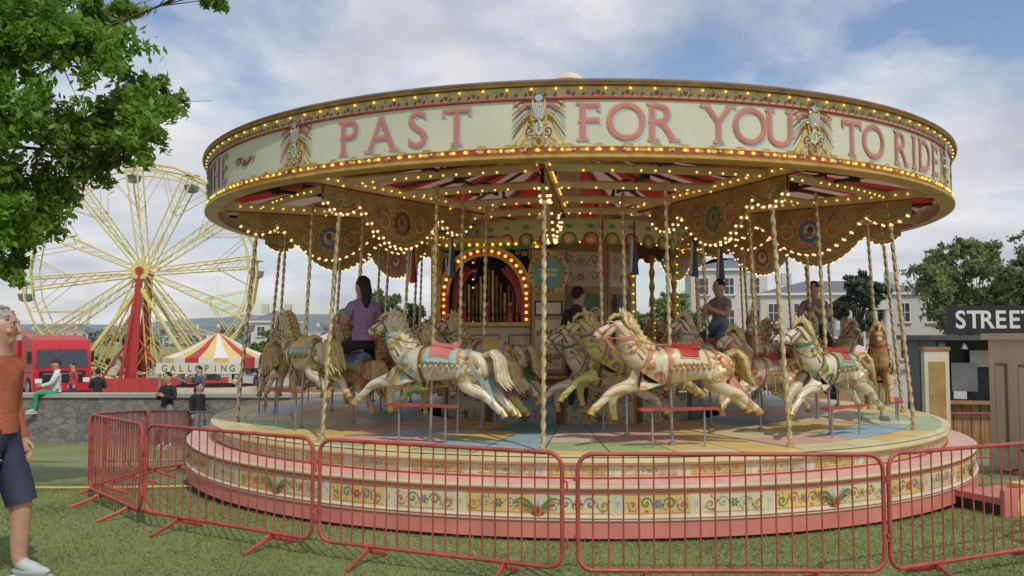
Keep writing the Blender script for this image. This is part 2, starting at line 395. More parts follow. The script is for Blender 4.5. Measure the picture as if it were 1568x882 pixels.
# --- rounding boards
RB=4.78
mb=MB()
mb.revolve([(4.66,3.145),(4.79,3.14),(4.82,3.155),(4.82,3.175),(4.80,3.185),(4.81,3.2),(4.785,3.205)],'gold')
mb.revolve([(4.782,3.205),(4.782,3.245)],'red')
mb.revolve([(4.784,3.245),(4.79,3.252),(4.784,3.26)],'gold')
mb.revolve([(RB,3.26),(RB,3.655)],'cream_paint')
mb.revolve([(RB,3.655),(4.80,3.662),(4.80,3.672),(4.785,3.68)],'red')
mb.revolve([(4.785,3.68),(4.80,3.765)],'paleyellow')
mb.revolve([(4.80,3.765),(4.83,3.77),(4.85,3.79),(4.85,3.805),(4.82,3.825),(4.74,3.835)],'brown_wood')
mb.revolve([(4.835,3.768),(4.855,3.778),(4.84,3.786)],'gold')
mb.revolve([(4.73,3.82),(4.73,3.17),(4.66,3.155)],'ivory')
mpb=cylmap(RB)
def ba(x): return R_(x)*RB
for i in range(360):
    c=ba(i); 
    disc(mb,(c,3.722),.022,.03,cylmap(4.7915),.002,'gold' if i%3 else 'red',6)
    disc(mb,(c+.042,3.70),.020,.012,cylmap(4.7915),.0025,'brown_wood',6,.6)
    rect(mb,c+.036,c+.046,3.69,3.755,cylmap(4.7915),.002,'pinkred')
for i in range(240):
    c=ba(i*1.5); disc(mb,(c,3.228),.036,.017,cylmap(4.782),.002,'gold' if i%2 else 'yellow',6)
    disc(mb,(c,3.262),.05,.022,mpb,.0015,'paleyellow' if i%2 else 'gold',8)
LAY=[(.006,.015,-.013,.003,'letter_blue',True),(.012,-.005,.003,.006,'gold',True),(.0,0,0,.009,'letter_pink',True),(-.018,0,0,.0115,'pinkred',False)]
def word(items,h=.315,v=3.305):
    for ch,ph in items: letter(mb,ch,ba(ph),v,h,mpb,LAY,.96 if ch not in 'I' else 1.)
word([('P',-24.6),('A',-20.4),('S',-16),('T',-11.6)])
word([('F',2.2),('O',5.9),('R',9.7),('Y',15.6),('O',19.2),('U',22.8)])
word([('T',32.8),('O',36.5),('R',42.2),('I',45.3),('D',48.5),('E',52.3)])
word([('T',-59.2),('H',-55.4),('E',-51.2)])
ribbon(mb,[(ba(-47)+.5*t,3.46+.03*math.sin(t*9)) for t in [i/10 for i in range(9)]],.02,.02,mpb,.008,'brown_wood',.04)
for q in range(4): disc(mb,(ba(-46+1.4*q),3.46),.05,.02,mpb,.010+q*.0005,'pinkred',7,.5)
word([('A',-85),('L',-81),('L',-78),('O',-72),('N',-68)]); word([('R',65),('I',69),('D',73),('E',77)])
word([('F',95),('A',99),('I',103),('R',107)]); word([('F',155),('U',160),('N',165)])
word([('H',-115),('O',-110),('R',-106)])
for ph in PH:
    c=ba(ph)
    for sg in(-1,1):
        ribbon(mb,[(c+sg*(.22-.11*math.sin(t*math.pi)),3.27+.38*t) for t in[i/10 for i in range(11)]],.018,.018,mpb,.004,'gold')
        ribbon(mb,[(c+sg*(.19-.11*math.sin(t*math.pi)),3.27+.38*t) for t in[i/10 for i in range(11)]],.03,.03,mpb,.006,'yellow',.03)
        for q in range(6):
            ribbon(mb,[(c+sg*(.02+.18*t),3.62-.018*q-.05*q*t*.6+.035*math.sin(t*3.4)) for t in[0,.2,.4,.6,.8,1,1.15]],.028,.008,mpb,.010+q*.0016+.0003*sg,['brown_wood','pinkred','brown_wood','ltblue','gold','brown_wood'][q])
        ribbon(mb,spiral(c+sg*.075,3.39,.055,math.pi/2,1.3,sg),.010,.024,mpb,.020,'brown_wood')
        ribbon(mb,spiral(c+sg*.075,3.385,.04,math.pi/2,1.1,sg),.006,.012,mpb,.022,'ivory')
        ribbon(mb,spiral(c+sg*.12,3.285,.045,-math.pi/2,1.2,-sg),.012,.022,mpb,.021,'gold')
        ribbon(mb,[(c+sg*.05,3.66),(c+sg*.062,3.5),(c+sg*.03,3.4),(c+sg*.05,3.3),(c+sg*.03,3.26)],.016,.01,mpb,.022,'gold',.012)
    disc(mb,(c,3.56),.055,.085,mpb,.024,'gold',14); disc(mb,(c,3.56),.042,.068,mpb,.026,'greymetal',14); disc(mb,(c,3.42),.032,.07,mpb,.024,'ivory',12)
    disc(mb,(c,3.42),.016,.045,mpb,.026,'teal',10); disc(mb,(c,3.30),.040,.05,mpb,.024,'gold',12); disc(mb,(c,3.30),.022,.03,mpb,.026,'brown_wood',10); disc(mb,(c,3.67),.035,.03,mpb,.03,'ltblue',8)
    for q in range(7): ribbon(mb,[(c+.010*(q-3),3.5),(c+.019*(q-3),3.63)],.004,.007,mpb,.028,'white')
    for q in range(10): mb.ball(mpb(c+rng.uniform(-.09,.09),rng.uniform(3.28,3.64),.02),.016,rng.choice(['gold','ivory','brown_wood','ltblue']))
mb.make('rounding_boards',car,40)
# --- bulbs
mb=MB()
for i in range(288):
    a=R_(i*1.25); mb.ball((4.81*math.sin(a),-4.81*math.cos(a),3.745),.012,'bulb' if i%2 else 'bulb_off')
for i in range(288):
    a=R_(i*1.25+.6); mb.ball((4.80*math.sin(a),-4.80*math.cos(a),3.225),.015,'bulb' if i%4 else 'bulb_off')
for Rr,zz,st_ in [(4.2,3.16,1.8),(3.4,3.14,2.3),(2.6,3.12,3.1),(1.9,3.10,3.8)]:
    a=0
    while a<360:
        mb.ball(((Rr+.02)*math.sin(R_(a)),-(Rr+.02)*math.cos(R_(a)),zz),.013,'bulb' if rng.random()<.75 else 'bulb_off'); a+=st_
for ph in PH:
    d=Vector((math.sin(R_(ph)),-math.cos(R_(ph)),0)); t=Vector((math.cos(R_(ph)),math.sin(R_(ph)),0))
    for s in range(22):
        for sg in(-1,1): mb.ball(d*(1.8+s*.125)+t*.055*sg+Vector((0,0,3.2)),.013,'bulb')
mb.make('light_bulbs',car,60)
# --- roof & frame
mb=MB()
for i in range(48):
    mb.revolve([(4.74,3.83),(.2,5.17)],'canvas_red' if i%2 else 'canvas_white',3,i*7.5-3,i*7.5+4.5)
    mb.revolve([(4.70,3.36),(.45,4.35)],'canvas_red' if (i//2)%2 else 'canvas_white',3,i*7.5-3,i*7.5+4.5)
mb.revolve([(.24,5.12),(.24,5.26),(.18,5.33),(.07,5.38),(0,5.39)],'ivory',32)
mb.revolve([(.23,5.22),(.26,5.23),(.23,5.25)],'red',32)
mb.tube([(0,0,.3),(0,0,5.1)],.16,'ivory',14)
for ph in PH:
    d=Vector((math.sin(R_(ph)),-math.cos(R_(ph)),0)); ang=R_(ph)
    rot=Matrix.Rotation(ang,3,'Z')
    mb.box(d*2.75+Vector((0,0,3.2)),(.07,3.8,.10),'ivory',rot)
    mb.box(d*2.75+Vector((0,0,3.142)),(.05,3.7,.012),'red',rot)
    mb.tube([d*4.62+Vector((0,0,3.31)),d*.5+Vector((0,0,4.24))],.03,'brown_wood',6)
    mb.tube([d*4.3+Vector((0,0,3.2)),d*4.66+Vector((0,0,3.30))],.02,'ivory',6)
    d2=Vector((math.sin(R_(ph+15)),-math.cos(R_(ph+15)),0)); r2=Matrix.Rotation(R_(ph+15),3,'Z')
    mb.tube([d2*4.62+Vector((0,0,3.31)),d2*.5+Vector((0,0,4.24))],.025,'brown_wood',6)
    pts=[]
    for s,off in [(1.2,0),(2.4,0),(2.42,.09),(2.58,.09),(2.6,0),(3.1,0),(3.12,-.09),(3.28,-.09),(3.3,0),(3.8,0),(3.82,.09),(3.98,.09),(4.0,0),(4.6,0)]:
        pts.append(d2*s+Vector((0,0,3.24+off)))
    mb.tube(pts,.018,'dark',6)
    for rr_ in(2.9,3.6,4.3): mb.box(d2*rr_+Vector((0,0,3.26)),(.09,.07,.12),'black',r2)
for Rr,zz in [(4.2,3.2),(3.4,3.18),(2.6,3.16),(1.9,3.14)]:
    for i in range(12):
        a=R_(PH[i]); b_=R_(PH[i]+30)
        p=Vector((Rr*math.sin(a),-Rr*math.cos(a),zz)); q=Vector((Rr*math.sin(b_),-Rr*math.cos(b_),zz)); m_=(p+q)/2
        mb.box(m_,((q-p).length-.08,.035,.065),'ivory',R_(PH[i]+15)); mb.box(m_+Vector((0,0,.041)),((q-p).length-.1,.045,.014),'gold',R_(PH[i]+15))
mb.make('roof_frame',car,30)
# --- radial scalloped boards
mb=MB()
def zb(s):
    if s<2.75: x=(s-2.15)/.6; return 3.0-.16*math.sin(math.pi*x)
    if s<3.95: x=(s-2.75)/1.2; return 3.0-.40*math.sin(math.pi*x)**.8
    x=(s-3.95)/.5; return 3.0-.12*math.sin(math.pi*min(1,x))
for bi,ph in enumerate(PH):
    a=R_(ph); d=Vector((math.sin(a),-math.cos(a),0)); t=Vector((math.cos(a),math.sin(a),0)); Z=Vector((0,0,1))
    ss=[2.15+2.3*i/46 for i in range(47)]; vs=[]; fs=[]
    for s in ss:
        for sg in(-1,1): vs.append(d*s+t*.018*sg+Z*3.135); vs.append(d*s+t*.018*sg+Z*(zb(s)))
    for i in range(46):
        q=i*4; fs+=[(q,q+4,q+5,q+1),(q+2,q+3,q+7,q+6),(q+1,q+5,q+7,q+3)]
    mb.add(vs,fs,'board_ochre')
    for sg in(-1,1):
        mp=(lambda sg:lambda u,v,o:d*u+Z*v+t*sg*(.0185+o))(sg)
        for (k,dz,w) in(('red',.018,.012),('gold',.040,.016),('green',.064,.008)):
            ribbon(mb,[(s,zb(s)+dz) for s in ss[1:-1]],w,w,mp,.002,k)
        mk=['red','green','blue','brown_wood'][bi%4]
        disc(mb,(3.35,2.87),.15,.16,mp,.003,'gold',20); disc(mb,(3.35,2.87),.13,.14,mp,.005,mk,20); disc(mb,(3.35,2.87),.075,.085,mp,.007,'board_ochre' if bi%2 else 'ivory',14)
        disc(mb,(3.36,2.89),.035,.045,mp,.009,'brown_wood',10); disc(mb,(3.34,2.83),.05,.03,mp,.0095,'greymetal',10)
        for q in range(12): disc(mb,(3.35+.14*math.cos(q*.5236),2.87+.15*math.sin(q*.5236)),.022,.014,mp,.0105+.0002*q,'pink',6,q*.5236)
        cc=['yellow','red','ltgreen','yellow','pink','teal']
        art(mb,mp,2.2,3.12,2.96,3.11,cc,.004,random.Random(bi),dens=1.2); art(mb,mp,3.58,4.42,2.95,3.10,cc,.004,random.Random(bi+1),dens=1.2)
        for q in(-1,1):
            for r0,kk_ in((.09,'yellow'),(.065,'pinkred')):
                ribbon(mb,spiral(3.35+q*.27,2.86,r0,1.6,1.3,q),.012,.02,mp,.006+(.09-r0)*.05,kk_,.012)
            for w_ in range(5): disc(mb,(3.35+q*(.20+.03*w_),2.99-.01*w_),.03,.012,mp,.012+.0003*w_,cc[w_],6,.4*w_)
    for s in [2.2+i*.085 for i in range(27)]:
        for sg in(-1,1): mb.ball(d*s+t*.035*sg+Z*(zb(s)-.004),.016,'bulbw')
mb.make('painted_drop_boards',car,30)
# --- rods
def rod(mb,p0,p1,r,k,pitch=.11,seg=8,st_=.02):
    p0=Vector(p0);p1=Vector(p1); L_=(p1-p0).length; n=int(L_/st_); d=(p1-p0).normalized()
    up=Vector((1,0,0)); up=(up-d*up.dot(d)).normalized(); sd=d.cross(up); vs=[];fs=[]
    for i in range(n+1):
        for j in range(seg):
            a=6.283*j/seg; rr=r*(1+.28*math.cos(2*(a-6.283*i*st_/pitch/2)))
            vs.append(p0+d*(L_*i/n)+up*math.cos(a)*rr+sd*math.sin(a)*rr)
    for i in range(n):
        for j in range(seg):
            q=i*seg+j; w=i*seg+(j+1)%seg; fs.append((q,w,w+seg,q+seg))
    mb.add(vs,fs,k)
def P(Rr,ph,z): a=R_(ph); return Vector((Rr*math.sin(a),-Rr*math.cos(a),z))
ROWS=[(3.92,12,'o'),(3.2,9,'m'),(2.55,8,'i')]
def phof(i,rk,o_): return o_+30*i+({0:1.8,11:-1.6}.get(i,0) if rk=='o' else (1.2 if (rk=='m' and i==0) else 0))
mb=MB()
for ph in PH:
    rod(mb,P(4.42,ph,.65),P(4.2,ph,3.2),.021,'brass')
    mb.tube([P(4.42,ph,.645),P(4.42,ph,.68)],.04,'brass',10); 
for i in range(12):
    for Rr,o_,rk in ROWS:
        ph=phof(i,rk,o_); top=P(Rr-.06,ph,3.15); bot=P(Rr+.06,ph,.66)
        mid=bot.lerp(top,.26)
        rod(mb,mid,top,.018,'brass',.10); mb.tube([bot,mid],.014,'greymetal',8)
        mb.tube([P(Rr+.06,ph,.645),P(Rr+.06,ph,.67)],.035,'greymetal',8)
mb.make('twisted_brass_rods',car,50)
# ================================================================ horse
hv=[(0,0,0),(-.2,0,.01),(-.38,0,.03),(-.48,0,.06),(.2,0,.0),(.33,0,.06),(.41,0,.18),(.46,0,.31),(.50,0,.42),(.58,0,.40),(.67,0,.33),(.735,0,.265),(.655,0,.25)]
hr=[.19,.178,.195,.10,.20,.175,.135,.105,.082,.082,.052,.046,.026]
he=[(0,1),(1,2),(2,3),(0,4),(4,5),(5,6),(6,7),(7,8),(8,9),(9,10),(10,11),(9,12)]
def leg(root,pts,rs):
    p=root
    for q,r in zip(pts,rs): hv.append(q); hr.append(r); he.append((p,len(hv)-1)); p=len(hv)-1
for sg in(1,-1):
    k=1 if sg>0 else 0
    leg(2,[(-.37,.11*sg,-.06),(-.30+.03*k,.13*sg,-.18),(-.50+.02*k,.13*sg,-.25),(-.60,.13*sg,-.36),(-.66,.13*sg,-.41)],[.13,.088,.05,.034,.042])
leg(4,[(.30,.10,-.06),(.43,.12,-.15),(.62,.12,-.20),(.73,.12,-.31),(.79,.12,-.36)],[.11,.068,.047,.032,.04])
leg(4,[(.30,-.10,-.06),(.40,-.12,-.16),(.56,-.12,-.26),(.56,-.12,-.38),(.55,-.12,-.43)],[.11,.068,.047,.032,.04])
hm=skin_mesh(hv,he,hr,2)
for v in hm.vertices: v.co.y*=.86
HV=[v.co.copy() for v in hm.vertices]; HF=[tuple(p.vertices) for p in hm.polygons]
bvh=BVHTree.FromPolygons(HV,HF)
def proj(org,d):
    d=Vector(d).normalized(); o=Vector(org)+d*1.0; h=bvh.ray_cast(o,-d)
    return (h[0],h[1]) if h[0] is not None else (Vector(org)+d*.1,d)
def shell(mb,x0,x1,a0,a1,off,k,cz=0.,nx=8,na=16,edge=0.,bumpf=None):
    vs=[];fs=[]
    for i in range(nx+1):
        for j in range(na+1):
            a=a0+(a1-a0)*j/na
            u=abs(2*j/na-1); e=edge*u*u
            x=x0+(x1-x0)*i/nx; x=x+(x-(x0+x1)/2)*e
            p,n_=proj((x,0,cz),(0,math.sin(a),math.cos(a)))
            b_=bumpf(i/nx,u) if bumpf else 0
            e2=-off*1.2 if (i in(0,nx) or j in(0,na)) else off
            vs.append(p+n_*(e2+b_))
    for i in range(nx):
        for j in range(na):
            q=i*(na+1)+j; fs.append((q,q+1,q+na+2,q+na+1))
    mb.add(vs,fs,k)
def strap(mb,c,n,k,w=.02,off=.008,seg=22,amin=0,amax=6.283):
    c=Vector(c); n=Vector(n).normalized(); y=Vector((0,1,0)); u=n.cross(y).normalized(); vs=[];fs=[]
    for i in range(seg+1):
        a=amin+(amax-amin)*i/seg; d=u*math.cos(a)+y*math.sin(a)
        for s in(-1,1):
            p,nn=proj(c+n*w*s*.5,d); vs.append(p+nn*off)
    for i in range(seg): q=i*2; fs.append((q,q+1,q+3,q+2))
    mb.add(vs,fs,k)
def make_horse(name,body,mane,saddle,cloth,trim,accent,bridle='red'):
    mb=MB(); mb.add(HV,HF,body)
    for s in(-1,1):
        mb.tube([(.49,.03*s,.46),(.485,.038*s,.50),(.495,.04*s,.545)],[.018,.016,.002],body,6)
        mb.sph((.60,.050*s,.405),(.013,.008,.012),'black',8,5); mb.sph((.598,.047*s,.415),(.018,.008,.009),mane,8,5)
        mb.sph((.735,.026*s,.285),(.010,.006,.008),'black',6,4)
    mb.tube([(.725,-.03,.235),(.70,0,.232),(.725,.03,.235)],.007,'red',5)
    crest=[(.50,.475),(.455,.455),(.425,.41),(.40,.36),(.375,.31),(.345,.26),(.31,.215),(.27,.185)]
    for i,(x,z) in enumerate(crest):
        for s in(-1,1):
            l=.13+.02*(i%2); y0=.008*s; 
            mb.tube([(x,y0,z+.01),(x-.035,.035*s,z+.005),(x-.02,.065*s,z-.05),(x-.045,.075*s,z-l*.75),(x-.075,.085*s,z-l)],[.018,.028,.026,.019,.004],mane,6)
        mb.tube([(x+.01,0,z-.01),(x-.03,0,z+.028),(x-.07,0,z+.005)],[.02,.026,.006],mane,6)
    mb.tube([(.505,0,.47),(.55,.01,.475),(.60,.012,.44),(.615,.0,.40)],[.016,.022,.018,.004],mane,6)
    for q in range(6):
        y=(q-2.5)*.02
        mb.tube([(-.44,y*.4,.09),(-.52,y,.12),(-.575,y*1.3,.06),(-.59,y*1.6,-.04),(-.62+.02*(q%2),y*1.8,-.12),(-.68,y*1.5,-.18-.02*(q%3))],[.03,.032,.034,.030,.020,.004],mane,7)
    for (x,y,z,dx) in((-.665,.112,-.42,-.03),(-.665,-.112,-.42,-.03),(.795,.103,-.37,.03),(.548,-.103,-.445,-.005)):
        mb.tube([(x-dx*.4,y,z+.03),(x+dx*.6,y,z-.025)],[.026,.036],'gold',9)
    shell(mb,-.26,.13,-1.75,1.75,.009,trim,edge=.22)
    shell(mb,-.235,.105,-1.62,1.62,.014,cloth,edge=.2)
    shell(mb,-.19,.075,-1.25,1.25,.020,trim,edge=-.15)
    shell(mb,-.175,.06,-1.15,1.15,.026,saddle,edge=-.15)
    shell(mb,-.19,.08,-.55,.55,.030,saddle,bumpf=lambda t,u:.055*(max(0,.35-t)/.35)**1.5*(1-u*u)+.035*max(0,(t-.75)/.25)*(1-u*u)+.008)
    strap(mb,(.12,0,0),(1,0,0),bridle,.03,.012)
    strap(mb,(.31,0,.04),(.9,0,.35),accent,.05,.012); strap(mb,(.31,0,.04),(.9,0,.35),'gold',.022,.017)
    strap(mb,(-.36,0,.03),(.85,0,-.5),accent,.04,.012); strap(mb,(-.36,0,.03),(.85,0,-.5),'gold',.014,.016)
    strap(mb,(.445,0,.27),(.35,0,.94),accent,.03,.008)
    strap(mb,(.565,0,.395),(.75,0,-.5),bridle,.016,.006); strap(mb,(.68,0,.315),(.75,0,-.62),bridle,.014,.006)
    for s in(-1,1):
        pr=lambda u,v,o,s=s:(lambda q:q[0]+q[1]*o)(proj((u,0,v),(0,s,0)))
        mb.tube([proj((x,0,z),(0,s,0))[0]+Vector((0,.006*s,0)) for x,z in((.57,.39),(.61,.365),(.65,.335),(.68,.31))],.006,bridle,5)
        mb.tube([(.70,.04*s,.27),(.6,.075*s,.27),(.45,.12*s,.25),(.25,.13*s,.2),(.08,.06*s,.2)],.005,bridle,5)
        for i in range(7):
            x=-.42+i*.035; p,n_=proj((x,0,.02-.05*math.sin(i)),(0,s,.1)); mb.sph(p,(.018,.008,.018),'gold' if i%2 else accent,7,4)
        for i in range(8):
            x=-.235+i*.05; p,n_=proj((x,0,0),(0,s*math.sin(1.66),math.cos(1.66))); mb.sph(p+n_*.012,(.017,.010,.022),'gold' if i%2 else accent,7,4)
        for i in range(6):
            x=-.16+i*.04; p,n_=proj((x,0,0),(0,s*math.sin(1.35),math.cos(1.35))); mb.sph(p+n_*.018,(.011,.007,.011),['gold','ivory'][i%2],6,4)
        for (x,z,r_,k) in((.27,.02,.045,'gold'),(.27,.02,.028,accent),(-.33,.06,.04,'gold'),(-.33,.06,.024,'red'),(.42,.16,.03,'gold'),(.36,.24,.026,'gold'),(.45,.20,.02,accent),(.33,-.03,.03,'gold'),(-.42,.0,.03,'gold')):
            p,n_=proj((x,0,z),(0,s,0)); mb.sph(p+n_*(.004 if r_>.03 else .009),(r_,.010,r_),k,9,5)
        art(mb,lambda u,v,o,s=s:(lambda q:q[0]+q[1]*(o+.001))(proj((u,0,v),(0,s,.05))),.36,.52,.14,.22,['gold',accent,'gold','red'],.004,random.Random(2),False)
        ribbon(mb,spiral(-.36,-.02,.09,0,1.3,1),.02,.02,pr,.006,'gold',.01); ribbon(mb,spiral(-.30,-.10,.05,1,1.2,-1),.012,.015,pr,.006,'gold',.01)
        ribbon(mb,spiral(.22,-.08,.06,0,1.2,-1),.015,.02,pr,.006,accent,.01); ribbon(mb,[(.32,.12),(.36,.18),(.40,.25),(.44,.33),(.47,.38)],.02,.01,pr,.007,'gold',.012)
        mb.tube([(.0,.165*s,-.05),(.02,.19*s,-.16),(.03,.19*s,-.2)],.005,'brass',5); mb.box((.04,.19*s,-.215),(.07,.03,.012),'brass')
    o=mb.make(name,None,50); me=o.data; bpy.data.objects.remove(o); return me
B1=object_horse_mat('horse_ivory',(.68,.60,.41),(.46,.27,.08)); B2=object_horse_mat('horse_cream',(.68,.63,.48),(.40,.30,.14))
B3=object_horse_mat('horse_greenyellow',(.56,.50,.14),(.12,.32,.13)); B4=object_horse_mat('horse_goldbrown',(.52,.38,.18),(.45,.16,.08))
dm('mane_gold',(.55,.41,.17),.45,var=.35,scale=25); dm('mane_cream',(.60,.51,.31),.45,var=.3,scale=25)
HM=[make_horse('horseA',B2,'mane_cream','pinkred','ltblue','gold','ltblue','brown_wood'),make_horse('horseB',B1,'mane_gold','red','ivory','gold','pinkred','pinkred'),
    make_horse('horseC',B2,'mane_gold','red','teal','gold','green','brown_wood'),make_horse('horseD',B3,'mane_gold','yellow','ltgreen','pink','purple','purple'),
    make_horse('horseE',B4,'mane_gold','blue','teal','gold','red','red'),make_horse('horseF',B1,'mane_gold','yellow','ltblue','gold','green','brown_wood')]
mbf=MB()
seq={'o':[1,2,4,0,5,2,3,1,0,5,5,0],'m':[3,1,5,4,0,1,2,3,0,4,4,3],'i':[2,0,1,3,4,5,0,1,2,3,4,5]}
HZ={}
for i in range(12):
    for ri,(Rr,o_,rk) in enumerate(ROWS):
        ph=phof(i,rk,o_); bz=1.37+.11*math.sin(i*2.1+ri*2.2+.3)
        if rk=='o' and i in(0,1,11): bz=[1.37,1.32,0,0,0,0,0,0,0,0,0,1.38][i]
        if rk=='m' and i==0: bz=1.44
        if rk=='m' and i==11: bz=1.28
        o=bpy.data.objects.new('galloping_horse',HM[seq[rk][i]]); sc.collection.objects.link(o); o.parent=car
        rr=Rr+.06-.12*(bz-.66)/2.5
        t=Vector((math.cos(R_(ph)),math.sin(R_(ph)),0))
        o.location=P(rr,ph,bz)+t*.08; o.rotation_euler=(0,R_(rng.uniform(-4,4)),R_(ph+180)); HZ[(rk,i)]=(rr,ph,bz)
        o.scale=(1.10,1.05,1.03) if rk=='o' else (.98,.98,.98)
        c=P(rr+.20,ph,bz-.38)
        if rk=='o':
            mbf.box(c,(.75,.10,.022),'rail_red',R_(ph)); 
            for s in(-.25,.25): mbf.tube([c+t*s,P(rr+.2,ph,.65)+t*s],.010,'greymetal',6)
mbf.make('footboards',car,30)
# ================================================================ centre machinery & organ
mb=MB()
n=12
for i in range(n):
    a=R_(-3+30*i+15); d=Vector((math.sin(a),-math.cos(a),0)); t=Vector((math.cos(a),math.sin(a),0)); w=2*1.75*math.tan(math.pi/12)
    mb.box(d*1.73+Vector((0,0,.80)),(w,.04,.72),'brown_wood',a)
    mp=planemap(d*1.752,t,(0,0,1),d)
    rect(mb,-w/2+.03,w/2-.03,.50,1.12,mp,.002,['board_ochre','green','red'][i%3]); rect(mb,-w/2+.07,w/2-.07,.55,1.07,mp,.004,['paleyellow','ivory','ltblue'][i%3])
    art(mb,mp,-w/2+.08,w/2-.08,.56,.80,['green','red','gold','teal','blue'],.006,random.Random(i),dens=1.4); art(mb,mp,-w/2+.08,w/2-.08,.82,1.06,['red','gold','teal','blue','green'],.006,random.Random(i+9),dens=1.4)
    mb.box(d*1.74+Vector((0,0,1.165)),(w+.02,.10,.035),'gold',a)
mb.revolve([(1.72,1.15),(0,1.15)],'dark',24)
for i in range(8):
    a=R_(45*i+10); d=Vector((math.sin(a),-math.cos(a),0)); t=Vector((math.cos(a),math.sin(a),0)); R0=.85; w=2*R0*math.tan(math.pi/8)
    mb.box(d*R0+Vector((0,0,2.0)),(w,.03,1.7),'board_ochre',a); mp=planemap(d*(R0+.016),t,(0,0,1),d)
    rect(mb,-w/2+.06,w/2-.06,1.25,2.2,mp,.002,'glass' if i%2 else 'green'); rect(mb,-w/2+.05,w/2-.05,2.3,2.75,mp,.002,'ivory')
    if i%2==0: art(mb,mp,-w/2+.08,w/2-.08,1.3,1.7,['gold','red','ivory','gold'],.004,random.Random(i)); art(mb,mp,-w/2+.08,w/2-.08,1.72,2.15,['gold','pink','ivory','gold'],.004,random.Random(i+3))
    art(mb,mp,-w/2+.06,w/2-.06,2.32,2.52,['red','gold','blue','gold'],.004,random.Random(i)); art(mb,mp,-w/2+.06,w/2-.06,2.53,2.73,['teal','gold','red','gold'],.004,random.Random(i))
    p=Vector((math.sin(a+.39)*1.45,-math.cos(a+.39)*1.45,0)); rod(mb,p+Vector((0,0,1.17)),p+Vector((0,0,2.85)),.035,'gold',.2)
    for q in range(14): mb.ball(p*1.03+Vector((0,0,1.3+.11*q)),.015,'bulb')
mp=cylmap(1.55); 
mb.revolve([(1.53,2.83),(1.55,2.83),(1.55,3.07),(1.60,3.09)],'paleyellow',48); mb.revolve([(1.53,3.07),(1.53,2.83)],'brown_wood',48)
for i in range(36):
    c=R_(10*i)*1.55; disc(mb,(c,2.84),.10,.09,mp,.002+.001*(i%2),'red' if i%2 else 'green',12); disc(mb,(c,2.84),.07,.065,mp,.005,'gold',10); disc(mb,(c,2.83),.035,.035,mp,.007,'ivory',8)
    mb.ball(mp(c+.13,2.80,.02),.014,'bulb'); disc(mb,(c,3.0),.05,.03,mp,.003,'teal',8)
c0=Vector((-.25,-1.62,0)); mb.box((c0.x,c0.y+.12,1.95),(.46,.2,1.55),'brown_wood'); mp=planemap(c0+Vector((0,.018,0)),(1,0,0),(0,0,1),(0,-1,0))
rect(mb,-.20,.20,1.2,2.70,mp,.002,'board_ochre'); rect(mb,-.16,.16,1.25,1.85,mp,.004,'paleyellow'); art(mb,mp,-.15,.15,1.27,1.5,['red','gold','green','blue'],.006); art(mb,mp,-.15,.15,1.52,1.8,['green','gold','red','blue'],.006)
disc(mb,(0,2.42),.25,.27,mp,.006,'gold',24); disc(mb,(0,2.42),.21,.23,mp,.009,'board_ochre',24); disc(mb,(0,2.42),.175,.195,mp,.012,'teal',24); rect(mb,-.12,.12,2.44,2.47,mp,.015,'ivory'); rect(mb,-.1,.1,2.38,2.41,mp,.015,'ivory')
for i in range(24): disc(mb,(.215*math.cos(i*.2618),2.42+.235*math.sin(i*.2618)),.026,.014,mp,.0135+.0002*i,['red','green','gold'][i%3],6,i*.2618)
rect(mb,-.17,.17,1.9,2.08,mp,.006,'dark'); rect(mb,-.15,.15,1.92,2.06,mp,.008,'ivory')
for i in range(16): a=6.283*i/16; mb.ball(mp(.245*math.cos(a),2.42+.265*math.sin(a),.02),.010,'bulb_off')
mb.make('centre_truck_panels',car,30)
# organ
mb=MB(); og=empty('fairground_organ',(-1.05,-1.32,0),R_(-8),car)
W=1.42
mb.box((0,.35,1.48),(W,.6,.62),'brown_wood'); mb.box((0,.33,2.85),(W+.1,.6,.07),'gold')
mp=planemap((0,.05,0),(1,0,0),(0,0,1),(0,-1,0))
rect(mb,-W/2+.02,W/2-.02,1.19,1.77,mp,.004,'paleyellow')
for x in(-.47,0,.47):
    rect(mb,x-.19,x+.19,1.26,1.68,mp,.006,'board_ochre'); rect(mb,x-.16,x+.16,1.29,1.65,mp,.008,'ivory' ); art(mb,mp,x-.15,x+.15,1.3,1.64,['gold','pinkred','ltblue','gold'],.010)
mb.box((0,.04,1.80),(W+.06,.14,.05),'gold')
for s in(-1,1):
    mb.box((s*.64,.1,2.32),(.14,.2,1.0),'paleyellow'); rod(mb,(s*.60,-.04,1.84),(s*.60,-.04,2.8),.03,'gold',.2)
    mb.box((s*.71,.35,2.3),(.02,.5,1.05),'red')
    for q in range(9): mb.ball((s*.66,-.01,1.88+.11*q),.022,'bulb')
mb.box((0,.5,2.3),(1.3,.03,1.0),'dark')
for (r0,r1,k,y) in((.46,.60,'red',.0),(.47,.50,'gold',-.012),(.56,.60,'gold',-.012)):
    vs=[];fs=[]; N_=24
    for i in range(N_+1):
        a=math.pi*i/N_
        for rr in(r0,r1): vs.append((rr*math.cos(a),y,2.18+rr*math.sin(a)*1.02))
    for i in range(N_): fs.append((2*i,2*i+1,2*i+3,2*i+2))
    mb.add(vs,fs,k)
for s in(-1,1): mb.box((s*.53,.0,2.0),(.12,.03,.36),'red')
for i in range(19): a=math.pi*i/18; mb.ball((.53*math.cos(a),-.03,2.18+.54*math.sin(a)),.024,'bulb'); 
for s in(-1,1):
    for q in range(4): mb.ball((s*.53,-.03,1.86+.085*q),.022,'bulb')
for i in range(13): mb.ball((-.6+.1*i,-.02,2.80),.022,'bulb')
mb.box((0,.03,2.77),(1.25,.06,.07),'green'); 
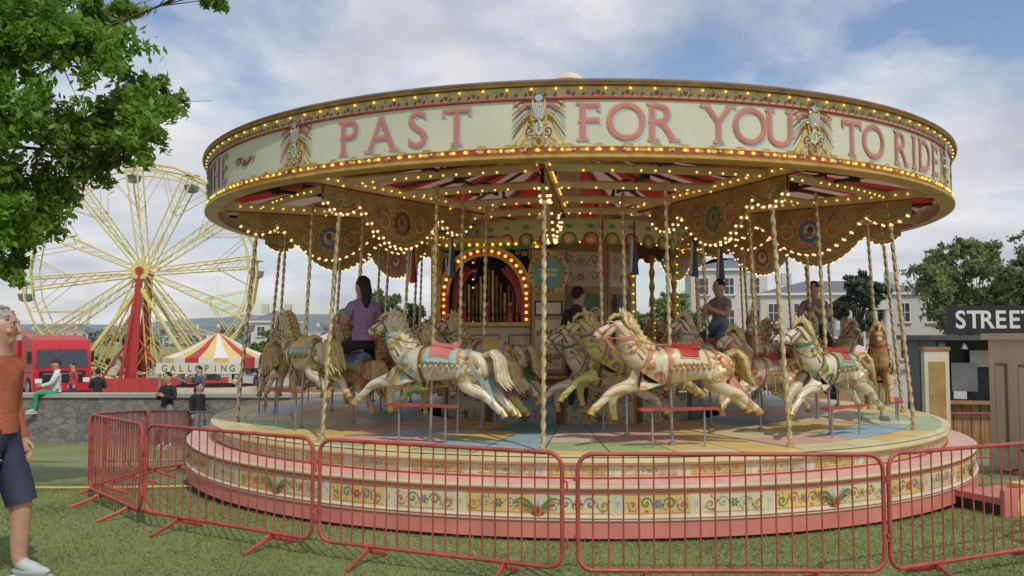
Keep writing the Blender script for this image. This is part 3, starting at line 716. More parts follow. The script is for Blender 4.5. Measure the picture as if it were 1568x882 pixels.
for s in(-1,1): art(mb,planemap((0,-.002,0),(1,0,0),(0,0,1),(0,-1,0)),s*.5-.12,s*.5+.12,2.62,2.74,['gold','red','gold','teal'],.002)
for i in range(17):
    x=-.42+i*.0525; hh=.35+.32*abs(math.cos(i*.39)); r_=.019
    mb.tube([(x,.2,1.84),(x,.2,1.84+hh)],r_,'brown_wood' if i%3 else 'gold',8); mb.box((x,.178,1.84+.09),(.02,.01,.03),'black')
for x in(-.3,0,.3):
    mb.tube([(x,.1,1.83),(x,.1,1.95),(x,.1,2.02)],[.05,.035,.02],'red',8); mb.sph((x,.1,2.05),.03,'skin',8,6)
mb.make('organ_case',og,30)
mb=MB()
for s in(-1,1):
    for q in range(5): mb.tube([(s*(.40-.05*q),.12,2.62-.03*q),(s*(.43-.02*q),.12,2.3),(s*.45,.12,1.85)],[.03,.025,.02],'red',6)
mb.make('organ_drapes',og,40)
mb=MB()
for (Rr,ph) in((2.2,10),(2.2,20),(2.3,40),(2.2,60),(2.2,-40),(2.2,-70)):
    p=P(Rr,ph,2.98); mb.tube([p,p-Vector((0,0,.25))],.01,'black',5); mb.tube([p-Vector((0,0,.22)),p-Vector((0,0,.62))],[.02,.05],'red' if ph%20 else 'bluecloth',6); mb.tube([p-Vector((.02,0,.22)),p-Vector((.03,0,.60))],[.018,.035],'white',6)
mb.make('folded_flags',car,40)
mb=MB(); mb.box((0,-.2,.16),(1.25,.55,.06),'pinkred'); mb.box((0,-.2,.07),(1.2,.5,.12),'dark'); mb.box((0,-.48,.12),(1.25,.05,.30),'pinkred')
mp=planemap((.0,-.505,0),(1,0,0),(0,0,1),(0,-1,0)); disc(mb,(-.30,.12),.17,.14,mp,.002,'yellow',18); disc(mb,(-.30,.10),.07,.06,mp,.004,'black',14)
mb.box((.25,-.2,.215),(.5,.4,.04),'yellow')
mb.make('boarding_step',loc=(4.92,8.55,-.03),rotz=R_(20))
# ================================================================ people
def seg_d(p,a,b):
    ab=b-a; t=max(0,min(1,(p-a).dot(ab)/ab.length_squared)); return (p-(a+ab*t)).length,t
def human(name,loc,rz,pose='stand',top='rust',bot='navy',hair='hair_grey',sleeve=True,shorts=False,parent=None,scale=1.,longhair=False,cap=None,shoe='shoe',headturn=0.):
    J=dict(pel=(0,0,.96),bel=(0,.0,1.10),che=(0,.01,1.28),sho=(0,.015,1.42),nk=(0,.0,1.50),hd0=(0,-.02,1.565),hd1=(0,-.02,1.65),hd2=(0,-.005,1.72))
    for s,S in((1,'L'),(-1,'R')):
        J['s'+S]=(.165*s,.015,1.41); J['e'+S]=(.215*s,.05,1.14); J['w'+S]=(.225*s,-.03,.90); J['p'+S]=(.225*s,-.055,.825)
        J['h'+S]=(.085*s,0,.90); J['k'+S]=(.10*s,-.02,.50); J['a'+S]=(.105*s,.025,.09); J['t'+S]=(.12*s,-.13,.045)
    if pose=='walk':
        J.update(kL=(.10,-.12,.51),aL=(.10,-.12,.10),tL=(.11,-.27,.05),kR=(-.10,.03,.50),aR=(-.10,.20,.13),tR=(-.11,.07,.045),eR=(-.235,.05,1.15),wR=(-.26,-.10,.93),pR=(-.26,-.14,.86))
    if pose in('ride','sit'):
        for s,S in((1,'L'),(-1,'R')):
            if pose=='ride':
                J['h'+S]=(.10*s,-.02,.93); J['k'+S]=(.24*s,-.30,.80); J['a'+S]=(.24*s,-.12,.44); J['t'+S]=(.26*s,-.26,.38)
                J['e'+S]=(.24*s,-.08,1.18); J['w'+S]=(.06*s,-.25,1.22+.06*s); J['p'+S]=(.02*s,-.30,1.25+.06*s)
            else:
                J['h'+S]=(.09*s,-.03,.93); J['k'+S]=(.13*s,-.42,.95); J['a'+S]=(.13*s,-.44,.54); J['t'+S]=(.14*s,-.58,.50)
                J['e'+S]=(.22*s,-.10,1.17); J['w'+S]=(.10*s,-.30,1.12); J['p'+S]=(.05*s,-.35,1.12)
    if pose=='phone':
        for s,S in((1,'L'),(-1,'R')):
            J['e'+S]=(.23*s,-.02,1.15); J['w'+S]=(.08*s,-.24,1.24); J['p'+S]=(.04*s,-.29,1.27)
    names=list(J); idx={n_:i for i,n_ in enumerate(names)}
    E=[('pel','bel'),('bel','che'),('che','sho'),('sho','nk'),('nk','hd0'),('hd0','hd1'),('hd1','hd2')]
    for S in'LR': E+=[('sho','s'+S),('s'+S,'e'+S),('e'+S,'w'+S),('w'+S,'p'+S),('pel','h'+S),('h'+S,'k'+S),('k'+S,'a'+S),('a'+S,'t'+S)]
    rad=dict(pel=(.17,.14),bel=(.165,.13),che=(.19,.145),sho=(.13,.10),nk=.068,hd0=.085,hd1=.112,hd2=.09,s=.086,e=.062,w=.038,p=(.042,.026),h=.115,k=.075,a=.05,t=.046)
    rr=[rad.get(n_,rad.get(n_[0])) for n_ in names]
    me=skin_mesh([J[n_] for n_ in names],[(idx[a],idx[b]) for a,b in E],rr,2)
    for m in [M['skin'],M[top],M[bot],M[shoe],M[hair]]: me.materials.append(m)
    B=[(Vector(J[a]),Vector(J[b]),a,b) for a,b in E]
    for p in me.polygons:
        c=Vector(p.center); best=min(((seg_d(c,a,b)+(n1,n2)) for a,b,n1,n2 in B),key=lambda q:q[0]); t,n1,n2=best[1],best[2],best[3]
        k=1
        if n2 in('hd0','hd1','hd2'): k=0
        elif n2=='nk': k=0 if t>.7 else 1
        elif n2[0]=='p' and n2!='pel': k=0
        elif n2[0]=='w': k=1 if sleeve and t<.93 else 0
        elif n2[0]=='e' : k=1 if (sleeve or t<.55) else 0
        elif n2[0]=='h' and n2[1] in 'LR': k=2
        elif n2[0]=='k': k=2
        elif n2[0]=='a': k=0 if shorts else 2
        elif n2[0]=='t': k=3
        elif n1=='pel': k=2 if t<.3 else 1
        p.material_index=k; p.use_smooth=True
    par=empty(name,loc,rz,parent); par.scale=(scale,)*3
    o=bpy.data.objects.new('body',me); sc.collection.objects.link(o); o.parent=par
    mb=MB()
    hc=Vector(J['hd1'])
    for S in'LR':
        t=Vector(J['t'+S]); a=Vector(J['a'+S]); q=(t-a); mb.sph(a+q*.55+Vector((0,0,-.02)),(.046,.135,.042),shoe,10,6); mb.box(a+q*.55+Vector((0,0,-.058)),(.085,.26,.02),'white')
        if shorts: 
            k_=Vector(J['k'+S]); h_=Vector(J['h'+S]); mb.tube([h_.lerp(k_,.45),h_.lerp(k_,.8),h_.lerp(k_,1.05)],[.100,.100,.094],bot,14,cap=False)
            mb.tube([a+Vector((0,0,.02)),a+Vector((0,0,.10))],[.042,.044],'white',10)
        w=Vector(J['w'+S]); p_=Vector(J['p'+S]); d=(p_-w).normalized(); sx=1 if S=='L' else -1
        lat=Vector((0,-1,0)) if pose in('stand','walk') else Vector((0,0,1)); lat=(lat-d*lat.dot(d)).normalized(); inn=Vector((-sx,0,0)) if pose in('stand','walk') else Vector((0,-1,0))
        inn=(inn-d*inn.dot(d)).normalized()
        mb.tube([w+d*.0,w+d*.035,w+d*.075,w+d*.095],[.026,.032,.036,.030],'skin',10,flat=1.)
        for f,(of,ln) in enumerate(((.030,.070),(.011,.080),(-.010,.074),(-.029,.058))):
            b0=w+d*.085+lat*of; c1=b0+d*ln*.5+inn*.008; c2=c1+d*ln*.32+inn*.022; c3=c2+d*ln*.15+inn*.026
            mb.tube([b0-d*.02,c1,c2,c3],[.0105,.0095,.008,.005],'skin',7)
        b0=w+d*.035+lat*.025; mb.tube([b0,b0+lat*.03+d*.03+inn*.01,b0+lat*.04+d*.062+inn*.018],[.014,.011,.006],'skin',7)
        if sleeve:
            e_=Vector(J['e'+S]); mb.tube([e_.lerp(w,.75),e_.lerp(w,.90),e_.lerp(w,.99)],[.045,.047,.041],top,12,cap=False)
    mb.tube([Vector(J['sho'])+Vector((0,-.0,.045)),Vector(J['nk'])+Vector((0,0,.005))],[.088,.070],top,14,cap=False)
    mb.tube([Vector(J['pel'])+Vector((0,0,.0)),Vector(J['bel'])+Vector((0,0,.0))],[.155,.145],top,18,cap=False,flat=.8)
    hb=MB()
    hb.sph((0,0,.01),(.078,.098,.118),'skin',20,14); hb.sph((0,-.03,-.075),(.052,.055,.05),'skin',14,9)
    hb.tube([(0,-.092,.03),(0,-.112,-.005),(0,-.118,-.022),(0,-.098,-.032)],[.009,.013,.016,.008],'skin',8)
    for s in(-1,1):
        hb.sph((s*.031,-.085,.02),(.013,.009,.007),'white',8,6); hb.sph((s*.031,-.0925,.02),(.006,.004,.006),'hair_dark',6,5)
        hb.sph((s*.031,-.087,.029),(.017,.009,.006),'skin',8,5); hb.sph((s*.031,-.086,.010),(.016,.008,.006),'skin',8,5)
        hb.tube([(s*.015,-.097,.042),(s*.032,-.095,.047),(s*.05,-.083,.04)],[.004,.006,.003],hair,5)
        hb.sph((s*.079,.005,.0),(.010,.02,.032),'skin',8,7); hb.sph((s*.045,-.07,-.02),(.025,.02,.025),'skin',8,6)
    hb.tube([(-.024,-.088,-.062),(0,-.096,-.060),(.024,-.088,-.062)],[.003,.006,.003],'pinkred',6)
    rh=Matrix.Rotation(R_(-28),3,'X')
    if cap: hb.sph((0,.005,.045),(.09,.11,.095),cap,18,10,vmax=.52); hb.sph((0,-.10,.05),(.065,.06,.010),cap,12,6)
    hb.sph((0,.018,.03),(.087,.104,.118),hair,20,12,rot=rh,vmax=.56)
    if longhair:
        hb.tube([(0,.07,.05),(0,.11,-.05),(0,.11,-.18),(0,.10,-.28)],[.07,.075,.055,.02],hair,12); 
    for q in range(90):
        a=rng.uniform(-2.6,2.6); e=rng.uniform(.1,1.5); v=Vector((math.sin(a)*math.cos(e)*.087,math.cos(a)*math.cos(e)*.105+.02,math.sin(e)*.118+.03))
        if cap is None: hb.sph(v,(.015,.017,.010),hair,6,4)
    ho=hb.make('head',par,50); ho.location=hc+Vector((0,0,-.01)); ho.rotation_euler[2]=R_(headturn)
    mb.make('hands_shoes_trim',par,50)
    return par
human('man_in_rust_jacket',(-3.50,5.80,0),R_(84),'walk','rust','navy','hair_grey',True,True,shoe='shoe',scale=1.04,headturn=8)
def rider(key,top,bot,hair,scale,nm,**kw):
    rr,ph,bz=HZ[key]; hd=Vector((-math.cos(R_(ph)),-math.sin(R_(ph)),0))
    loc=P(rr,ph,bz+.20-.80*scale)-hd*.20
    human(nm,loc,R_(ph+270),'ride',top,bot,hair,kw.pop('sleeve',False),False,car,scale,**kw)
rider(('m',10),'lilac','blackcloth','hair_dark',.90,'rider_woman',longhair=True)
rider(('i',1),'greycloth','bluecloth','hair_dark',.70,'rider_person')
rider(('m',2),'greycloth','blackcloth','hair_dark',.74,'rider_person')
human('ride_attendant',(.10,-1.98,.80),R_(150),'stand','blackcloth','navy','hair_dark',parent=car,scale=.8)
human('man_sitting_on_wall',(-11.35,21.25,-.69),R_(-65),'sit','whitecloth','greencloth','hair_dark',cap='blackcloth')
human('man_in_black',(-8.15,20.2,-.98),R_(-20),'phone','blackcloth','greycloth','hair_dark')
human('woman_standing',(-7.6,20.7,-1.0),R_(60),'stand','blackcloth','greycloth','hair_dark',longhair=True,scale=.86)
for i,(x,y,t,b_) in enumerate([(-13.6,28,'blackcloth','navy'),(-17.5,34,'red','navy'),(-13.5,35,'whitecloth','bluecloth'),(-11.0,30,'bluecloth','greycloth'),(9.4,25,'blackcloth','navy'),(12.4,21.4,'blackcloth','greycloth')]):
    human('bystander',(x,y,-1.19),rng.uniform(0,6.28),'stand' if i%2 else 'phone',t,b_,'hair_dark')
# ================================================================ barriers
def barrier(p0,p1,k='rail_red',h=.88,feet=(.22,.78)):
    p0=Vector((*p0,tz(*p0))); p1=Vector((*p1,tz(*p1))); L_=(p1-p0).length; d=(p1-p0).normalized(); up=Vector((0,0,1)); nrm=d.cross(up).normalized()
    mb=MB(); c=.10; zb_=.13
    def Q(s,z,o=0): return p0+d*s+up*z+nrm*o
    pts=[]
    for (cx,cz,a0) in((c,h-c,180),(L_-c,h-c,90),(L_-c,zb_+c,0),(c,zb_+c,-90)):
        for i in range(6): a=R_(a0-90*i/5); pts.append(Q(cx+c*math.cos(a),cz+c*math.sin(a)))
    pts.append(pts[0]); pts.append(pts[1]); mb.tube(pts,.0150,k,8,cap=False)
    n_=19
    for i in range(n_):
        s=(i+1)*L_/(n_+1); mb.tube([Q(s,zb_+.004),Q(s+rng.uniform(-.004,.004),h*.5,rng.uniform(-.006,.006)),Q(s,h-.004)],.0058,k,6)
    for f in feet:
        s=L_*f
        mb.tube([Q(s,zb_),Q(s,.07)],.016,k,6)
        for sg in(-1,1): mb.tube([Q(s,.11),Q(s,.07,.08*sg),Q(s,.015,.26*sg)],.017,k,7,flat=.6)
    for z in(.35,.72): mb.tube([Q(-.03,z),Q(.01,z)],.014,k,6); mb.tube([Q(L_-.01,z),Q(L_+.035,z-.03),Q(L_+.035,z-.09)],.008,k,6)
    return mb.make('crowd_barrier',None,50)
barrier((-3.2,7.5),(-1.50,6.46)); barrier((-1.44,6.43),(.33,5.66)); barrier((.43,5.62),(2.42,5.60)); barrier((2.47,5.63),(4.28,6.45)); barrier((4.33,6.48),(5.9,7.7))
barrier((-4.35,8.85),(-3.25,7.53)); barrier((-4.62,10.8),(-4.4,8.93)); 
barrier((-4.6,12.2),(-4.65,10.9),'rail_red'); barrier((-6.3,13.2),(-4.7,13.6),'greymetal'); barrier((-4.65,13.6),(-2.9,13.8),'greymetal')
barrier((7.4,14.6),(9.4,14.8)); barrier((9.5,14.8),(11.5,15)); barrier((6.6,10.5),(7.3,12.3)); barrier((11,12.4),(9.4,13.6))
# ================================================================ ferris wheel
fw=empty('ferris_wheel',(-18.2,42,-1.2),R_(13))
mb=MB(); HZc=6.0; RW=5.35; n=12
for sd in(-.75,.75):
    for rr_,th in((RW,.06),(RW*.93,.03)):
        mb.tube([(rr_*math.cos(6.283*i/24),sd,HZc+rr_*math.sin(6.283*i/24)) for i in range(25)],th,'wheel_yellow',6,cap=False)
    for i in range(n):
        a=6.283*i/n+.12
        for da in(-.05,.05):
            mb.tube([(.3*math.cos(a+da*6),sd*1.2,HZc+.3*math.sin(a+da*6)),(RW*math.cos(a+da),sd,HZc+RW*math.sin(a+da))],.04,'wheel_yellow',5)
        for q in range(8):
            r0=1.0+q*.52; mb.tube([(r0*math.cos(a-.05),sd,HZc+r0*math.sin(a-.05)),((r0+.5)*math.cos(a+.05),sd,HZc+(r0+.5)*math.sin(a+.05))],.013,'wheel_yellow',4)
        a2=a+6.283/n; r3=RW*.6
        mb.tube([(r3*math.cos(a),sd,HZc+r3*math.sin(a)),(RW*math.cos((a+a2)/2),sd,HZc+RW*math.sin((a+a2)/2))],.018,'wheel_yellow',4)
        mb.tube([(r3*math.cos(a2),sd,HZc+r3*math.sin(a2)),(RW*math.cos((a+a2)/2),sd,HZc+RW*math.sin((a+a2)/2))],.018,'wheel_yellow',4)
mb.tube([(0,-1.3,HZc),(0,1.3,HZc)],.22,'red',14); mb.tube([(0,-1.36,HZc),(0,-1.3,HZc)],.42,'wheel_yellow',16); mb.tube([(0,-1.40,HZc),(0,-1.36,HZc)],.2,'red',12)
mb.make('wheel_rims',fw,40)
mb=MB()
for i in range(n):
    a=6.283*i/n+.12; x=RW*math.cos(a); z=HZc+RW*math.sin(a)
    mb.tube([(x,-.8,z),(x,.8,z)],.05,'greymetal',6)
    mb.tube([(x,0,z),(x,0,z-.85)],.03,'greymetal',6)
    mb.tube([(x,0,z-.85),(x,0,z-.78),(x,0,z-.5),(x,0,z-.47)],[.16,.30,.38,.35],'gondola',12)
    mb.tube([(x,0,z+.1),(x,0,z+.02)],[.05,.38],'gondola',12)
mb.make('gondolas',fw,30)
mb=MB()
for sd in(-1.25,1.25):
    mb.tube([(0,sd,HZc),(-.15,sd*1.1,3),(-.3,sd*1.3,0)],[.16,.22,.30],'red',4); mb.tube([(0,sd,HZc),(-.8,sd*1.3,0)],.09,'red',6)
    for s in(-1,1): mb.tube([(0,sd,HZc-.8),(s*3.4,sd*1.5,0)],.10,'wheel_yellow',6)
    for s in(-1,1): mb.tube([(-.2,sd,3),(s*1.9,sd*1.4,.2)],.06,'red',6)
mb.box((0,0,.35),(7.5,3.6,.7),'red'); mb.box((0,-2.2,.55),(8.5,.06,.7),'red'); mb.box((0,0,.75),(7,3,.08),'greymetal')
mb.make('support_frame',fw,30)
# ================================================================ truck
tk=empty('red_lorry',(-20.3,38.5,-1.18),R_(42)); mb=MB()
def prism(mb,prof,x0,x1,k):
    n_=len(prof); vs=[(x0,y,z) for y,z in prof]+[(x1,y,z) for y,z in prof]
    fs=[tuple(range(n_))[::-1],tuple(range(n_,2*n_))]+[(i,(i+1)%n_,(i+1)%n_+n_,i+n_) for i in range(n_)]
    mb.add(vs,fs,k)
prism(mb,[(0,.5),(0,1.35),(-.0+.15,2.3),(.35,2.65),(1.3,2.85),(2.1,2.9),(2.1,.5)],-1.2,1.2,'truck_red')
mb.box((0,-.02,1.0),(1.9,.06,.55),'black'); mb.box((0,-.05,.55),(2.42,.2,.35),'truck_red'); mb.box((0,-.05,.34),(2.2,.16,.1),'dark')
mb.add([(-1.1,-.012,1.42),(1.1,-.012,1.42),(1.02,.118,2.25),(-1.02,.118,2.25)],[(0,1,2,3)],'glass')
for s in(-1,1):
    mb.box((s*.98,-.06,.85),(.28,.06,.2),'white'); mb.box((s*1.32,.25,1.9),(.1,.12,.5),'black'); mb.box((s*1.21,.75,1.85),(.015,.8,.6),'glass')
    mb.box((s*1.21,1.0,1.2),(.012,1.5,.03),'dark')
    for y in(.75,3.6,4.6):
        mb.tube([(s*.85,y,.5),(s*1.22,y,.5)],.5,'rubber',20); mb.tube([(s*1.21,y,.5),(s*1.24,y,.5)],.28,'greymetal',14)
mb.box((0,3.6,.75),(.9,4,.2),'dark'); mb.box((0,-.065,1.15),(1.6,.02,.04),'greymetal')
mb.make('cab_chassis',tk,30); 
mb=MB(); mb.box((0,7.5,1.8),(2.4,9,1.7),'truck_red'); mb.box((-1.205,7.5,1.9),(.01,7,.5),'yellow'); 
for y in(9.5,10.6):
    for s in(-1,1): mb.tube([(s*.85,y,.5),(s*1.2,y,.5)],.48,'rubber',18)
mb.make('trailer',tk,30)
# ================================================================ round stall
sl=empty('striped_fairground_stall',(-11.4,33,-1.19)); mb=MB()
for i in range(24):
    mb.revolve([(2.0,2.05),(1.2,2.35),(.1,2.95)],['yellow','white','yellow','red'][i%4],2,i*15,i*15+15); mb.revolve([(2.02,2.05),(2.0,1.65)],['white','yellow','white','red'][i%4],2,i*15,i*15+15)
mb.revolve([(1.9,.0),(1.9,.9),(1.6,.95)],'ivory',24); mb.tube([(0,0,2.9),(0,0,3.2)],.04,'gold',6)
for i in range(8): a=6.283*i/8; mb.tube([(1.85*math.cos(a),1.85*math.sin(a),0),(1.85*math.cos(a),1.85*math.sin(a),2.1)],.05,'red',6)
for i in range(30): mb.sph((rng.uniform(-1.4,1.4),rng.uniform(-1.4,1.4),rng.uniform(1,1.7)),.12,rng.choice(['pink','yellow','ltblue','white']),8,6)
mb.make('stall_body',sl,30)
def textrow(mb,s,x0,z0,h,mp,k,pitch):
    x=x0
    for ch in s:
        if ch!=' ': letter(mb,ch,x,z0,h,mp,[(.02,0,0,.004,k,False)],.9)
        x+=pitch
sg=MB(); sg.box((0,0,0),(3.0,.08,.38),'cream_paint'); textrow(sg,'GALLOPING',-1.2,-.11,.22,planemap((0,-.04,0),(1,0,0),(0,0,1),(0,-1,0)),'brown_wood',.30)
for x in(-1.4,1.4): sg.tube([(x,.06,-1.7),(x,.06,0)],.04,'greymetal',6)
sg.make('galloping_sign',loc=(-11.1,30.2,.52),smooth=0)
# ================================================================ right stalls
st_=empty('street_food_container',(11.9,20,-1.1),R_(-8)); mb=MB()
mb.box((2.2,1.2,2.72),(8.4,2.6,.12),'container_grey'); mb.box((2.2,1.25,1.35),(8,.1,2.6),'container_grey')
mb.box((2.2,2.2,1.4),(8,.1,2.7),'dark'); mb.box((-1.75,1.2,1.35),(.1,2.2,2.6),'container_grey'); mb.box((6.2,1.2,1.35),(.1,2.2,2.6),'container_grey')
mb.box((2.2,0,.6),(8,.08,1.15),'wood'); mb.box((2.2,-.1,1.2),(8.1,.4,.06),'wood')
for x in(-1.7,.1,2,4,6.1): mb.box((x,.02,1.9),(.14,.12,1.45),'container_grey')
for i in range(40): mb.box((-1.7+i*.2,-.045,.6),(.012,.012,1.1),'dark')
mb.box((1.95,.1,3.14),(7.0,.15,.68),'black')
for x in(-.9,.8,2.9,5): mb.box((x,1.0,1.75),(.6,.3,.7),'greymetal'); mb.box((x+.4,.9,2.2),(.5,.03,.4),'white'); mb.box((x-.2,.7,1.32),(.3,.2,.18),'whitecloth')
textrow(mb,'STREET FOOD',-1.25,2.95,.40,planemap((0,.022,0),(1,0,0),(0,0,1),(0,-1,0)),'white',.30)
for i in range(9): mb.tube([(-1.2+i*.9,.0,2.6),(-1.2+i*.9,.0,2.45)],[.02,.09],'greymetal',8)
mb.make('container_body',st_,30)
kk=empty('ticket_kiosk',(7.95,12.0,tz(0,12)-.02),R_(-6)); mb=MB()
mb.box((0,0,.95),(1.7,1.5,1.9),'kiosk_cream'); mb.box((0,0,1.94),(1.85,1.65,.09),'kiosk_cream')
for x in(-.6,.0,.6):
    mb.box((x,-.76,.9),(.30,.02,1.2),'wood'); mb.box((x,-.775,.9),(.22,.012,1.1),'kiosk_cream')
for x in(-.83,-.3,.3,.83): mb.box((x,-.765,.95),(.06,.04,1.88),'kiosk_cream')
for y in(-.35,.35): mb.box((-.86,y,.95),(.02,.34,1.2),'wood'); mb.box((-.873,y,.95),(.012,.26,1.12),'kiosk_cream')
mb.box((-.865,0,.12),(.03,1.52,.2),'kiosk_cream')
mb.make('kiosk_body',kk,30)
mb=MB(); mb.box((0,0,1.0),(.42,.12,2.0),'kiosk_cream'); mb.box((0,-.065,1.0),(.28,.01,1.6),'board_ochre'); mb.box((0,0,2.02),(.46,.16,.06),'wood')
mb.make('sign_board',loc=(7.25,14.6,-.58))
for (x,y,w,k) in((-7.3,34,4.2,'tent_pink'),(-3.9,36,4,'tent_pink'),(14,38,4,'tent_pink')):
    mb=MB(); mb.add([(-w/2,-w/2,2.0),(w/2,-w/2,2.0),(w/2,w/2,2.0),(-w/2,w/2,2.0),(0,0,3.0)],[(0,1,4),(1,2,4),(2,3,4),(3,0,4)],k)
    for s in(-1,1):
        mb.box((0,s*w/2,1.85),(w,.03,.3),k)
        mb.box((s*w/2,0,1.85),(.03,w-.1,.3),k)
        for t in(-1,1): mb.tube([(s*w/2,t*w/2,0),(s*w/2,t*w/2,2.0)],.04,'greymetal',6)
    mb.box((0,w/2-.1,1.),(w-.2,.03,1.75),k); mb.box((0,-w/2+.3,.5),(w-.6,.5,.9),'wood'); mb.make('market_tent',loc=(x,y,-1.19),smooth=0)
def house(name,loc,w,dp,h,rz=0,wall='house_wall',roof='roof_slate',nf=2,nw=5,cols_=False,pitch=1.6):
    mb=MB(); mb.box((0,0,h/2),(w,dp,h),wall); mb.box((0,0,h+.12),(w+.5,dp+.5,.22),'white')
    mb.add([(-w/2-.2,-dp/2-.2,h+.24),(w/2+.2,-dp/2-.2,h+.24),(w/2+.2,dp/2+.2,h+.24),(-w/2-.2,dp/2+.2,h+.24),(-w/2+dp/2,0,h+pitch),(w/2-dp/2,0,h+pitch)],[(0,1,5,4),(1,2,5),(2,3,4,5),(3,0,4)],roof)
    fh=h/nf
    for f in range(nf):
        for i in range(nw):
            x=-w/2+w*(i+.5)/nw; z=fh*f+fh*.52
            mb.box((x,-dp/2-.01,z),(w/nw*.42,.06,fh*.55),'white'); mb.box((x,-dp/2-.045,z),(w/nw*.36,.02,fh*.49),'glass'); mb.box((x,-dp/2-.06,z),(.05,.02,fh*.49),'white'); mb.box((x,-dp/2-.062,z),(w/nw*.36,.02,.05),'white')
            mb.box((x,-dp/2-.1,z-fh*.29),(w/nw*.5,.2,.1),wall)
    if cols_:
        for i in range(6): x=-w/6+w/3*i/5; mb.tube([(x,-dp/2-1.4,0),(x,-dp/2-1.4,h*.8)],[.3,.25],'white',12)
        mb.box((0,-dp/2-.9,h*.83),(w*.4,1.6,.5),'white')
    for s in(-1,1): mb.box((s*w*.3,0,h+pitch+.2),(.9,.6,1.2),wall)
    return mb.make(name,None,25,loc,rz)
house('white_mansion',(31.5,82,-1.2),16,10,6.6,R_(-8),nf=2,nw=7,cols_=True)
house('mansion_wing',(21.0,84,-1.2),7,9,9.0,R_(-8),nf=3,nw=3)
for i in range(26):
    x=-210+i*11+rng.uniform(-3,3)
    house('distant_house',(x,300+rng.uniform(-25,40),-2),rng.uniform(8,14),8,rng.uniform(3.5,5.5),rng.uniform(-.4,.4),rng.choice(['house_wall','white','tent_pink']),rng.choice(['roof_slate','roof_tile']),2,3,pitch=2.6)
house('stone_tower_house',(-30.5,110,-1.2),5,5,4.6,0,'house_wall','roof_slate',2,2)
mb=MB(); vs=[];fs=[]; n_=160
for i in range(n_+1):
    x=-1400+2800*i/n_; hgt=9+7*math.sin(i*.11+1)+4*math.sin(i*.31)+rng.uniform(-1.2,1.2)
    vs+= [(x,700,-2),(x,860,hgt*1.1),(x,1100,hgt*1.5)]
for i in range(n_):
    for j in range(2): a=i*3+j; fs.append((a,a+3,a+4,a+1))
mb.add(vs,fs,'hill'); mb.make('hills',smooth=80)
# ================================================================ trees
def leaves(centers,per,size,sub=22,flat=.75):
    out=[]
    for (x,y,z,r,dn) in centers:
        m_=int(per*dn); k=max(4,int(sub*dn))
        d=nr.normal(size=(k,3)); d/=np.linalg.norm(d,axis=1)[:,None]; rad=r*nr.uniform(.45,1.08,k)[:,None]
        tip=d*rad*np.array([1,1,flat]); q=nr.integers(0,k,m_); t=nr.uniform(.35,1.05,m_)[:,None]
        p=tip[q]*t+nr.normal(0,r*.085,(m_,3)); p[:,2]-=(t[:,0]**2)*r*.12
        out.append(p+np.array([x,y,z]))
    Pt=np.concatenate(out); n=len(Pt)
    a=nr.normal(size=(n,3)); a/=np.linalg.norm(a,axis=1)[:,None]; b=np.cross(a,nr.normal(size=(n,3))); b/=np.linalg.norm(b,axis=1)[:,None]; c=np.cross(a,b)
    s=size*nr.uniform(.6,1.25,n)[:,None]
    V=np.stack([Pt-a*s,Pt+b*s*.42+c*s*.12,Pt+a*s,Pt-b*s*.42+c*s*.12],1)
    return V.reshape(-1,3),np.arange(n*4).reshape(-1,4)
def tree(name,base,trunk_h,r0,centers,per,size,k='leaf',sub=22,flat=.75):
    par=empty(name,(0,0,0)); mb=MB(); b=Vector(base); top=b+Vector((0,0,trunk_h))
    mb.tube([b-Vector((0,0,.3)),b+Vector((0,0,.3)),b.lerp(top,.5),top],[r0*1.5,r0*1.05,r0*.85,r0*.7],'bark',12)
    for (x,y,z,r,dn) in centers:
        c=Vector((x,y,z)); s=b.lerp(top,rng.uniform(.65,1)); m1=s.lerp(c,.5)+Vector((0,0,.12*(c-s).length))
        mb.tube([s,m1,c],[r0*.32,r0*.14,r0*.03],'bark',6)
        for q in range(5):
            e=c+Vector((rng.gauss(0,1),rng.gauss(0,1),rng.gauss(0,.7)))*r*.45; mb.tube([m1.lerp(c,.8),e],[r0*.035,r0*.01],'bark',4)
    mb.make('trunk_limbs',par,60); V,F=leaves(centers,per,size,sub,flat); npmesh('crown',V,F,k,par)
    return par
ct=[(-5.6,9.2,4.9,.8,1.2),(-5.0,8.8,5.0,.6,1),(-4.5,9.0,4.75,.6,1),(-4.25,9.3,4.15,.55,1),(-5.0,9,4.0,.75,1.3),(-5.6,8.6,4.2,.7,1.2),(-4.05,8.9,3.75,.42,.8),(-4.6,9.2,3.65,.5,.9),
    (-5.2,9.1,3.25,.6,1.1),(-5.75,9,3.5,.6,1.1),(-5.1,8.8,2.85,.45,.8),(-5.6,8.9,2.75,.5,.9),(-5.35,9,2.45,.34,.5),(-4.65,9.4,5.3,.5,.9),(-5.6,9.3,5.6,.8,1),(-3.3,8.9,5.38,.30,.45),(-6.3,9.2,4.4,.8,1),(-6.4,9,3.4,.7,1),
    (-6.2,9.6,5.3,.8,.8),(-7,10,4.5,1,.8),(-7.2,9,5.5,1,.8),(-8,10.5,5.8,1.2,.8),(-8.6,9,5.2,1.2,.8),(-8.5,11,4.5,1.2,.8),(-9.8,10,5,1.2,.8),(-8.6,10,6.8,1.3,.8),(-6.8,10.8,6.3,1.1,.8),(-7.4,8.2,3.7,.8,.8),(-4.4,10.3,4.6,.5,.6)]
tree('lime_tree',(-8.5,9.8,-.2),3.6,.26,ct,1900,.057)
